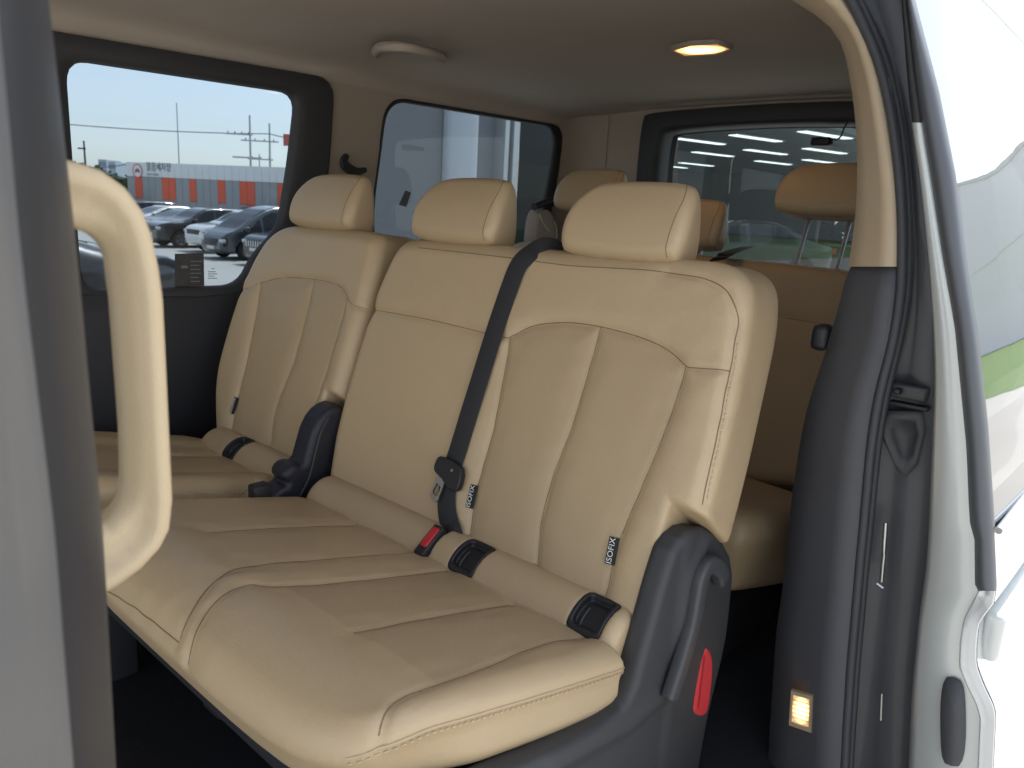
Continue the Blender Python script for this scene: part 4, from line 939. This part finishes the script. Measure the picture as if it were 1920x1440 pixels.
blk, wht, gry, grn = paint('black', (.018, .02, .024)), paint('white', (.72, .72, .70)), paint('grey', (.062, .072, .082)), paint('steel', (.10, .115, .115))
car('suv', 'parked_car', 'black sport utility car with bright toothed grille beside the grey van', blk, 13.9+2.35, 24.3, math.pi, PK, chrome=True)
car('van', 'parked_van', 'dark grey one box van parked between white and black cars', gry, 13.85+2.6, 27.2, math.pi, PK, cat='van')
car('suv', 'parked_car', 'white people carrier squeezed between dark grey van and black car', wht, 14.75+2.35, 30.3, math.pi, PK, s=1.02)
car('suv', 'parked_car', 'black sport utility car left of the white people carrier', blk, 14.3+2.35, 33.3, math.pi, PK)
car('sedan', 'parked_car', 'steel grey saloon car behind the black sport utility car', grn, 15.0+2.35, 36.6, math.pi, PK, s=1.06)
car('sedan', 'parked_car', 'white saloon car at the far end of the row', wht, 15.4+2.35, 39.6, math.pi, PK, s=1.1)
car('suv', 'parked_car', 'dark car half hidden beyond the white saloon', blk, 16.2+2.35, 44.5, math.pi, PK)
car('suv', 'parked_car', 'dark roofed car parked behind the front row', gry, 24.5, 42.5, math.pi+.1, PK)
car('sedan', 'saloon_car', 'dark grey saloon car parked right beside the van window', paint('charcoal', (.022, .023, .026)), .0, 5.75, math.pi, s=1.04)

# ================================================================== car wash building
Pa, Pb_ = onz(240, 340, 1)*0, None
r0, r1 = ray(240, 340), ray(540, 350)
A0 = r0*(52/np.dot(r0, fw)); A1 = r1*(46/np.dot(r1, fw)); A0[2] = A1[2] = 0
tdir = (A1-A0)/np.linalg.norm(A1-A0); nrm = np.array([tdir[1], -tdir[0], 0]); nrm *= -np.sign(nrm@A0)
def fac(u, v): P = onplane(u, v, A0, nrm); return (P-A0)@tdir, P[2]
wash = thing('car_wash_building', 'low white and grey car wash hall with orange red panels and sign', 'building', (A0[0]+2, A0[1]-4, -2.45))
def facbox(nm, s0, s1, z0, z1, d0, d1, m, par):
    V = [A0+tdir*s+nrm*d+np.array([0, 0, z]) for s in (s0, s1) for d in (d0, d1) for z in (z0, z1)]
    return fixn(mk(nm, V, BOXF, m, par, smooth=False))
M_WW = mat('white_cladding', (.90, .90, .89), .5, vary=.03, vscale=.5); M_GW = mat('grey_cladding', (.37, .385, .39), .5, vary=.05, vscale=.5); M_RW = mat('red_cladding', (.85, .13, .06), .5, vary=.03)
edges = [240, 254, 268, 280, 292, 304.5, 317.5, 330.5, 343, 356, 369, 382, 395, 409, 423.5, 437, 450, 464, 479, 493, 507, 521, 535, 549, 564, 579, 594]
ss = [fac(u, 345+.053*(u-240))[0] for u in edges]
ztop = 1.55; zmid = fac(400, 337)[1]; zrb = fac(400, 380)[1]
facbox('wall', -.05, ss[-1], -2.45, ztop-.05, -8, -.12, M_GW, wash)
redp = {1, 5, 6, 9, 13, 16, 17, 21, 22}
for k in range(len(ss)-1):
    facbox('white_panel', ss[k]+.012, ss[k+1]-.012, zmid, ztop, -.12, .06, M_WW, wash)
    if k in redp:
        facbox('red_panel', ss[k]+.012, ss[k+1]-.012, zrb, zmid-.02, -.12, .05, M_RW, wash)
        facbox('grey_panel', ss[k]+.012, ss[k+1]-.012, -2.45, zrb-.03, -.12, .04, M_GW, wash)
    else: facbox('grey_panel', ss[k]+.012, ss[k+1]-.012, -2.45, zmid-.02, -.12, .04, M_GW, wash)
def face_pt(u, v, d=.08): s, z = fac(u, v); return A0+tdir*s+nrm*d+np.array([0, 0, z])
zz_ = np.array([0, 0, 1.])
M_SGN = mat('sign_red', (.62, .12, .12), .5); M_SGT = mat('sign_dark', (.06, .07, .09), .5)
lc_ = face_pt(260, 320.5, .1); R1 = .46
ang = np.linspace(0, 2*math.pi, 33)
def sdisc(nm, r, d, m, rin=0):
    V = [lc_+nrm*d+(tdir*math.cos(a)+zz_*math.sin(a))*r for a in ang[:-1]]; n = 32
    if rin:
        V += [lc_+nrm*d+(tdir*math.cos(a)+zz_*math.sin(a))*rin for a in ang[:-1]]
        return mk(nm, V, [[i, (i+1) % n, n+(i+1) % n, n+i] for i in range(n)], m, wash, smooth=False)
    return mk(nm, V, [list(range(n))], m, wash, smooth=False)
sdisc('sign_disc', R1, 0, M_WW); sdisc('sign_ring', R1, .01, M_SGN, R1*.86)
carp = [(-.24, -.14), (-.26, .0), (-.20, .02), (-.15, .14), (.15, .14), (.20, .02), (.26, .0), (.24, -.14), (.17, -.14), (.17, -.08), (-.17, -.08), (-.17, -.14)]
mk('sign_car', [lc_+nrm*.012+tdir*a+zz_*b for a, b in carp], [list(range(12))], M_SGN, wash, smooth=False)
put_text('sign_lettering', '깔끔세차장', .62, face_pt(299, 314), tdir, zz_, M_SGT, wash, .01, .82)
put_text('sign_lettering', 'CAR WASH', .22, face_pt(288, 327.5), tdir, zz_, M_SGT, wash, .01, 1)
# ================================================================== poles, wires, sign board beyond
M_POLE = mat('hazy_pole', (.46, .48, .50), .7); M_WIRE = mat('hazy_cable', (.22, .24, .26), .6)  # distance haze put into the lighter pole and cable colours
def pole(name, label, cat, ub, vt, dep, r, arms=(), lean=0, group=None, m=M_POLE):
    rr = ray(ub, vt); T = rr*(dep/np.dot(rr, fw)); g = gz(T[1]); o = thing(name, label, cat, (T[0], T[1], g), group)
    tube('shaft', [np.array([T[0], T[1], g]), np.array([T[0], T[1], (g+T[2])/2]), T], 0, m, o, prof=lambda i: circ(r*(1.25-.25*i), 8), upv=(1, 0, 0))
    sx = np.array([rt[0], rt[1], 0])
    for dz, l0, l1, k in arms:
        z = T[2]-dz
        tube('cross_arm', [T*np.array([1, 1, 0])+sx*l0+zz_*z, T*np.array([1, 1, 0])+sx*l1+zz_*z], .07, m, o, 6)
        for q in range(k):
            P = T*np.array([1, 1, 0])+sx*(l0+(l1-l0)*(q+.5)/k)+zz_*z; tube('insulator', [P, P+zz_*.22], .05, M_WIRE, o, 6, upv=(1, 0, 0))
    return o, T
UG = 'power poles behind the car wash'
_, Tm = pole('mast', 'tall thin mast rising behind the car wash sign', 'mast', 331, 193, 60, .05)
_, Tp1 = pole('power_pole', 'concrete power pole with curved lamp top and one short cross arm', 'power pole', 468, 216, 66, .10, [(1.6, -2.2, .2, 4)], group=UG)
o2, Tp2 = pole('power_pole', 'concrete power pole with two long cross arms', 'power pole', 505, 231, 70, .10, [(1.6, -2.6, .8, 4), (3.2, -2.0, .3, 3), (8, -.6, .8, 0)], group=UG)
_, Tl = pole('street_lamp', 'small street lamp with one arm over the car wash roof', 'street lamp', 486, 289, 58, .06, [(.3, -2.0, 0, 0)])
_, Tl2 = pole('street_lamp', 'dark street lamp among the far trees', 'street lamp', 157, 264, 62, .09, [(.6, -.5, .1, 0)], m=mat('dark_pole', (.05, .055, .06), .6))
def wire(u0, v0, u1, v1, d0, d1, sag, label):
    a = ray(u0, v0); a = a*(d0/np.dot(a, fw)); b = ray(u1, v1); b = b*(d1/np.dot(b, fw))
    t = np.linspace(0, 1, 24)[:, None]; P = a*(1-t)+b*t; P[:, 2] -= (sag*4*t*(1-t))[:, 0]
    tag(tube('power_cable', P, .045, M_WIRE, None, 5), label, 'cable')
wire(-60, 213, 506, 251, 72, 70, .4, 'dark power cable running from the two arm pole across the sky')
wire(506, 251, 640, 262, 70, 66, .3, 'short power cable leaving the two arm pole towards the red board')
wire(100, 303, 250, 305, 75, 75, .5, 'thin low cable over the far trees')
Pq = ray(545, 263); Pq = Pq*(55/np.dot(Pq, fw)); sb = thing('sign_board', 'plain red sign board on a post beside the car wash', 'sign', (Pq[0], Pq[1], -2.45))
sx = np.array([rt[0], rt[1], 0])*1; sx /= np.linalg.norm(sx); dx_ = np.array([fw[0], fw[1], 0]); dx_ /= np.linalg.norm(dx_)
V = [Pq+sx*a+dx_*b+zz_*c_ for a in (-.5, 1.2) for b in (-.08, .08) for c_ in (-.4, .4)]
fixn(mk('board', V, BOXF, mat('board_red', (.55, .12, .11), .5), sb, smooth=False))
tube('post', [np.array([Pq[0], Pq[1], -2.45])+sx*.9, Pq+sx*.9], .12, M_POLE, sb, 8, upv=(1, 0, 0))
# far trees and hazy blocks
M_LEAF = mat('far_foliage', (.055, .085, .04), .8, vary=.5, vscale=.6)
def leafmass(name, spots, m, n_each, size, label, cat):
    V = []; Fc = []
    for (P, rad, hgt) in spots:
        q = np.random.normal(size=(n_each, 3)); q /= np.linalg.norm(q, axis=1)[:, None]; q *= np.random.uniform(.45, 1.08, (n_each, 1)); q *= np.array([rad, rad, hgt])
        q += P+np.array([0, 0, hgt])
        for c_ in q:
            a = np.random.normal(size=3); a /= np.linalg.norm(a); b = np.cross(a, np.random.normal(size=3)); b /= np.linalg.norm(b); s_ = size*np.random.uniform(.5, 1.3); k = len(V)
            V += [c_-a*s_, c_+b*s_*.6, c_+a*s_, c_-b*s_*.6]; Fc.append([k, k+1, k+2, k+3])
    return tag(mk(name, V, Fc, m, None, smooth=False), label, cat, kind='stuff')
sp = []
for k in range(16):
    u = 60+k*12+random.uniform(-4, 4); rr = ray(u, 345); P = rr*(random.uniform(62, 76)/np.dot(rr, fw)); P[2] = -2.45
    sp.append((P, random.uniform(1.6, 2.6), random.uniform(1.9, 2.6)-.05*k))
leafmass('tree_line', sp, M_LEAF, 420, .34, 'dark green tree line left of the car wash', 'trees')
sp = []
for k in range(9):
    rr = ray(150+k*11, 352); P = rr*(50/np.dot(rr, fw)); P[2] = -2.45; sp.append((P, 1.1, .75))
leafmass('hedge', sp, mat('pale_foliage', (.12, .16, .05), .8, vary=.5, vscale=.8), 160, .22, 'pale green shrubs below the far trees', 'shrubs')
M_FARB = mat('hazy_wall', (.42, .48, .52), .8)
for k, (u0, u1, vt, dep, lb) in enumerate([(184, 199, 299, 210, 'hazy pale apartment block over the tree line'), (203, 216, 303, 190, 'lower hazy apartment block next to the taller one')]):
    a, b = ray(u0, vt), ray(u1, vt); a = a*(dep/np.dot(a, fw)); b = b*(dep/np.dot(b, fw)); e = np.array([fw[0], fw[1], 0])*8
    zt = (a[2]+b[2])/2; o = thing('apartment_block', lb, 'building', ((a[0]+b[0])/2, (a[1]+b[1])/2, -2.45), 'far apartment blocks')
    V = [np.array([p_[0], p_[1], z_]) for p_ in (a, b, b+e, a+e) for z_ in (-2.45, zt)]
    fixn(mk('wall', V, [[0, 2, 3, 1], [2, 4, 5, 3], [4, 6, 7, 5], [6, 0, 1, 7], [1, 3, 5, 7], [0, 6, 4, 2]], M_FARB, o, smooth=False))
    for fl_ in range(3):
        for w_ in range(3):
            c_ = a+(b-a)*((w_+.5)/3); h_ = zt-1.2-fl_*2.2; ex = (b-a)/np.linalg.norm(b-a)
            V = [np.array([c_[0], c_[1], h_])+ex*p_*.35-np.array([fw[0], fw[1], 0])*.05+zz_*q_*.5 for p_, q_ in ((-1, -1), (1, -1), (1, 1), (-1, 1))]
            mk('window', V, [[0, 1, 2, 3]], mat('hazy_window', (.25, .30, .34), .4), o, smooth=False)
# ================================================================== showroom beside and behind the van
show = thing('showroom', 'grey panelled car showroom with glass front behind the van', 'building', (8, 6, -1.5))
M_SHP = mat('panel_grey', (.205, .207, .210), .55, vary=.04, vscale=2); M_SHC = mat('column_pale', (.56, .58, .60), .5, vary=.02); M_SHD = mat('recess_grey', (.22, .225, .235), .6)
M_ALU = mat('aluminium', (.62, .62, .60), .35, metal=.6)
box('wall_panel', (3.45, 4.98, -1.5), (4.60, 5.25, 2.6), M_SHP, show)
V = []; 
cyl = [(4.785+.205*math.cos(a), 5.02+.17*math.sin(a)) for a in np.linspace(math.pi, 2*math.pi, 15)]
cyl = [(4.62, 5.02), (4.615, 4.94), (4.64, 4.90), (4.93, 4.90), (4.97, 4.92), (4.985, 4.97), (4.985, 5.2)]
loft('column', [[(x, y, -1.5), (x, y, 2.6)] for x, y in cyl], M_SHC, show)
box('recess_panel', (4.98, 5.10, -1.5), (5.37, 5.25, 2.6), M_SHD, show)
box('mullion', (5.37, 4.97, -1.5), (5.43, 5.25, 2.6), M_ALU, show, bev=.006); box('mullion_gap', (5.43, 5.05, -1.5), (5.49, 5.25, 2.6), M_SHD, show); box('mullion', (5.49, 4.97, -1.5), (5.57, 5.25, 2.6), M_ALU, show, bev=.006)
mk('front_glass', [(5.57, 5.1, -1.5), (34, 5.1, -1.5), (34, 5.1, 2.6), (5.57, 5.1, 2.6)], [[0, 1, 2, 3]], G_SHOW, show, smooth=False)
FP = [(3.45, 5.2), (34, 5.2), (34, 20), (14.3, 20)]
prism('roof_slab', FP, 2, 2.6, 3.2, M_SHP, show)
CZS = 1.6
M_SHI = mat('showroom_ceiling', (.20, .235, .235), .8, vary=.05, vscale=2)
FI = [(4.2, 5.3), (33.9, 5.3), (33.9, 19.9), (14.6, 19.9)]
prism('ceiling', FI, 2, CZS, CZS+.1, M_SHI, show)
prism('floor', FI, 2, -1.52, -1.46, mat('showroom_floor', (.10, .105, .11), .3), show)
M_SHW = mat('showroom_wall', (.20, .225, .225), .7, vary=.08, vscale=1)
w0, w1 = onx(1538, 412, 27.0), onx(1603, 455, 27.0)
panel_holes('back_wall', [(5.3, -1.5), (19.9, -1.5), (19.9, 1.6), (5.3, 1.6)], [[(w1[1], w1[2]-.1), (w0[1], w1[2]-.1), (w0[1], w0[2]), (w1[1], w0[2])]], lambda p: (27.0, p[0], p[1]), M_SHW, show)
prism('side_wall', [(3.47, 5.26), (3.75, 5.26), (14.7, 19.9), (14.35, 19.95)], 2, -2.45, 2.59, M_SHP, show); box('end_wall', (14.4, 19.7, -2.45), (34, 19.95, 2.59), M_SHW, show)
for (lo_, hi_) in (((26.9, w0[1], w1[2]-.16), (27.02, w0[1]+.07, w0[2]+.06)), ((26.9, w1[1], w1[2]-.16), (27.02, w0[1], w1[2]-.1))): box('window_frame', lo_, hi_, mat('white_frame', (.7, .7, .68), .5), show)
sp = [(np.array([30., y_, -1.5]), 1.6, 1.2) for y_ in np.arange(7, 14, 1.2)]
leafmass('garden_hedge', sp, mat('garden_foliage', (.16, .22, .06), .7, vary=.4, vscale=2), 260, .25, 'sunlit green hedge behind the showroom back window', 'hedge')
M_LIT = mat('light_panel', (.9, .9, .9), .5, emis=(.92, .97, 1), estr=1.6)
for k, (u, v) in enumerate([(1313, 265), (1418, 259), (1548, 253), (1337, 289), (1436, 285), (1547, 283), (1306, 308), (1450, 305), (1258, 312), (1540, 303)]):
    c_ = onz(u, v, CZS-.02); a = -.25; ex = np.array([math.cos(a), math.sin(a), 0]); ey = np.array([-math.sin(a), math.cos(a), 0])
    lo_ = thing('ceiling_light', 'white strip light in the showroom ceiling, '+('row closest to the van' if c_[0] < 16.5 else 'middle row' if c_[0] < 20 else 'row deepest inside the building'), 'ceiling light', c_, 'showroom ceiling lights')
    for nm, m, l, w, d0, d1 in (('housing', M_ALU, .74, .13, .0, .02), ('diffuser', M_LIT, .70, .10, -.012, -.002)):
        V = [c_+ex*p_*l+ey*q_*w+zz_*z_ for p_ in (-1, 1) for q_ in (-1, 1) for z_ in (d0, d1)]; fixn(mk(nm, V, BOXF, m, lo_, smooth=False))
car('sedan', 'display_car', 'dark saloon car on display inside the showroom', paint('display', (.06, .065, .07)), 15.2, 7.8, 2.6, z=-1.46)

# ================================================================== what the open door's glass mirrors: lawn, lot and hall on the near side
M_GRASS = mat('lawn_grass', (.10, .17, .04), .9, bump=1, bscale=40, vary=.3, vscale=3)
mk_l = mk('lawn', [(19, -2.5, -1.494), (70, -2.5, -1.494), (70, -26, -1.494), (24, -26, -1.494)], [[0, 3, 2, 1]], M_GRASS); tag(mk_l, kind='structure')

hall = thing('storage_hall', 'long pale grey storage hall mirrored in the open door window', 'building', (78, -10, -1.5))
box('lower_wall', (75, -34, -1.5), (95, -3, 6.4), mat('hall_white', (.88, .88, .88), .6), hall); box('upper_wall', (74.9, -34.1, 6.4), (95.1, -2.9, 13.4), mat('hall_cladding', (.86, .87, .90), .5), hall); box('roof_edge', (74.7, -34.3, 13.4), (95.2, -2.7, 13.8), M_ALU, hall)
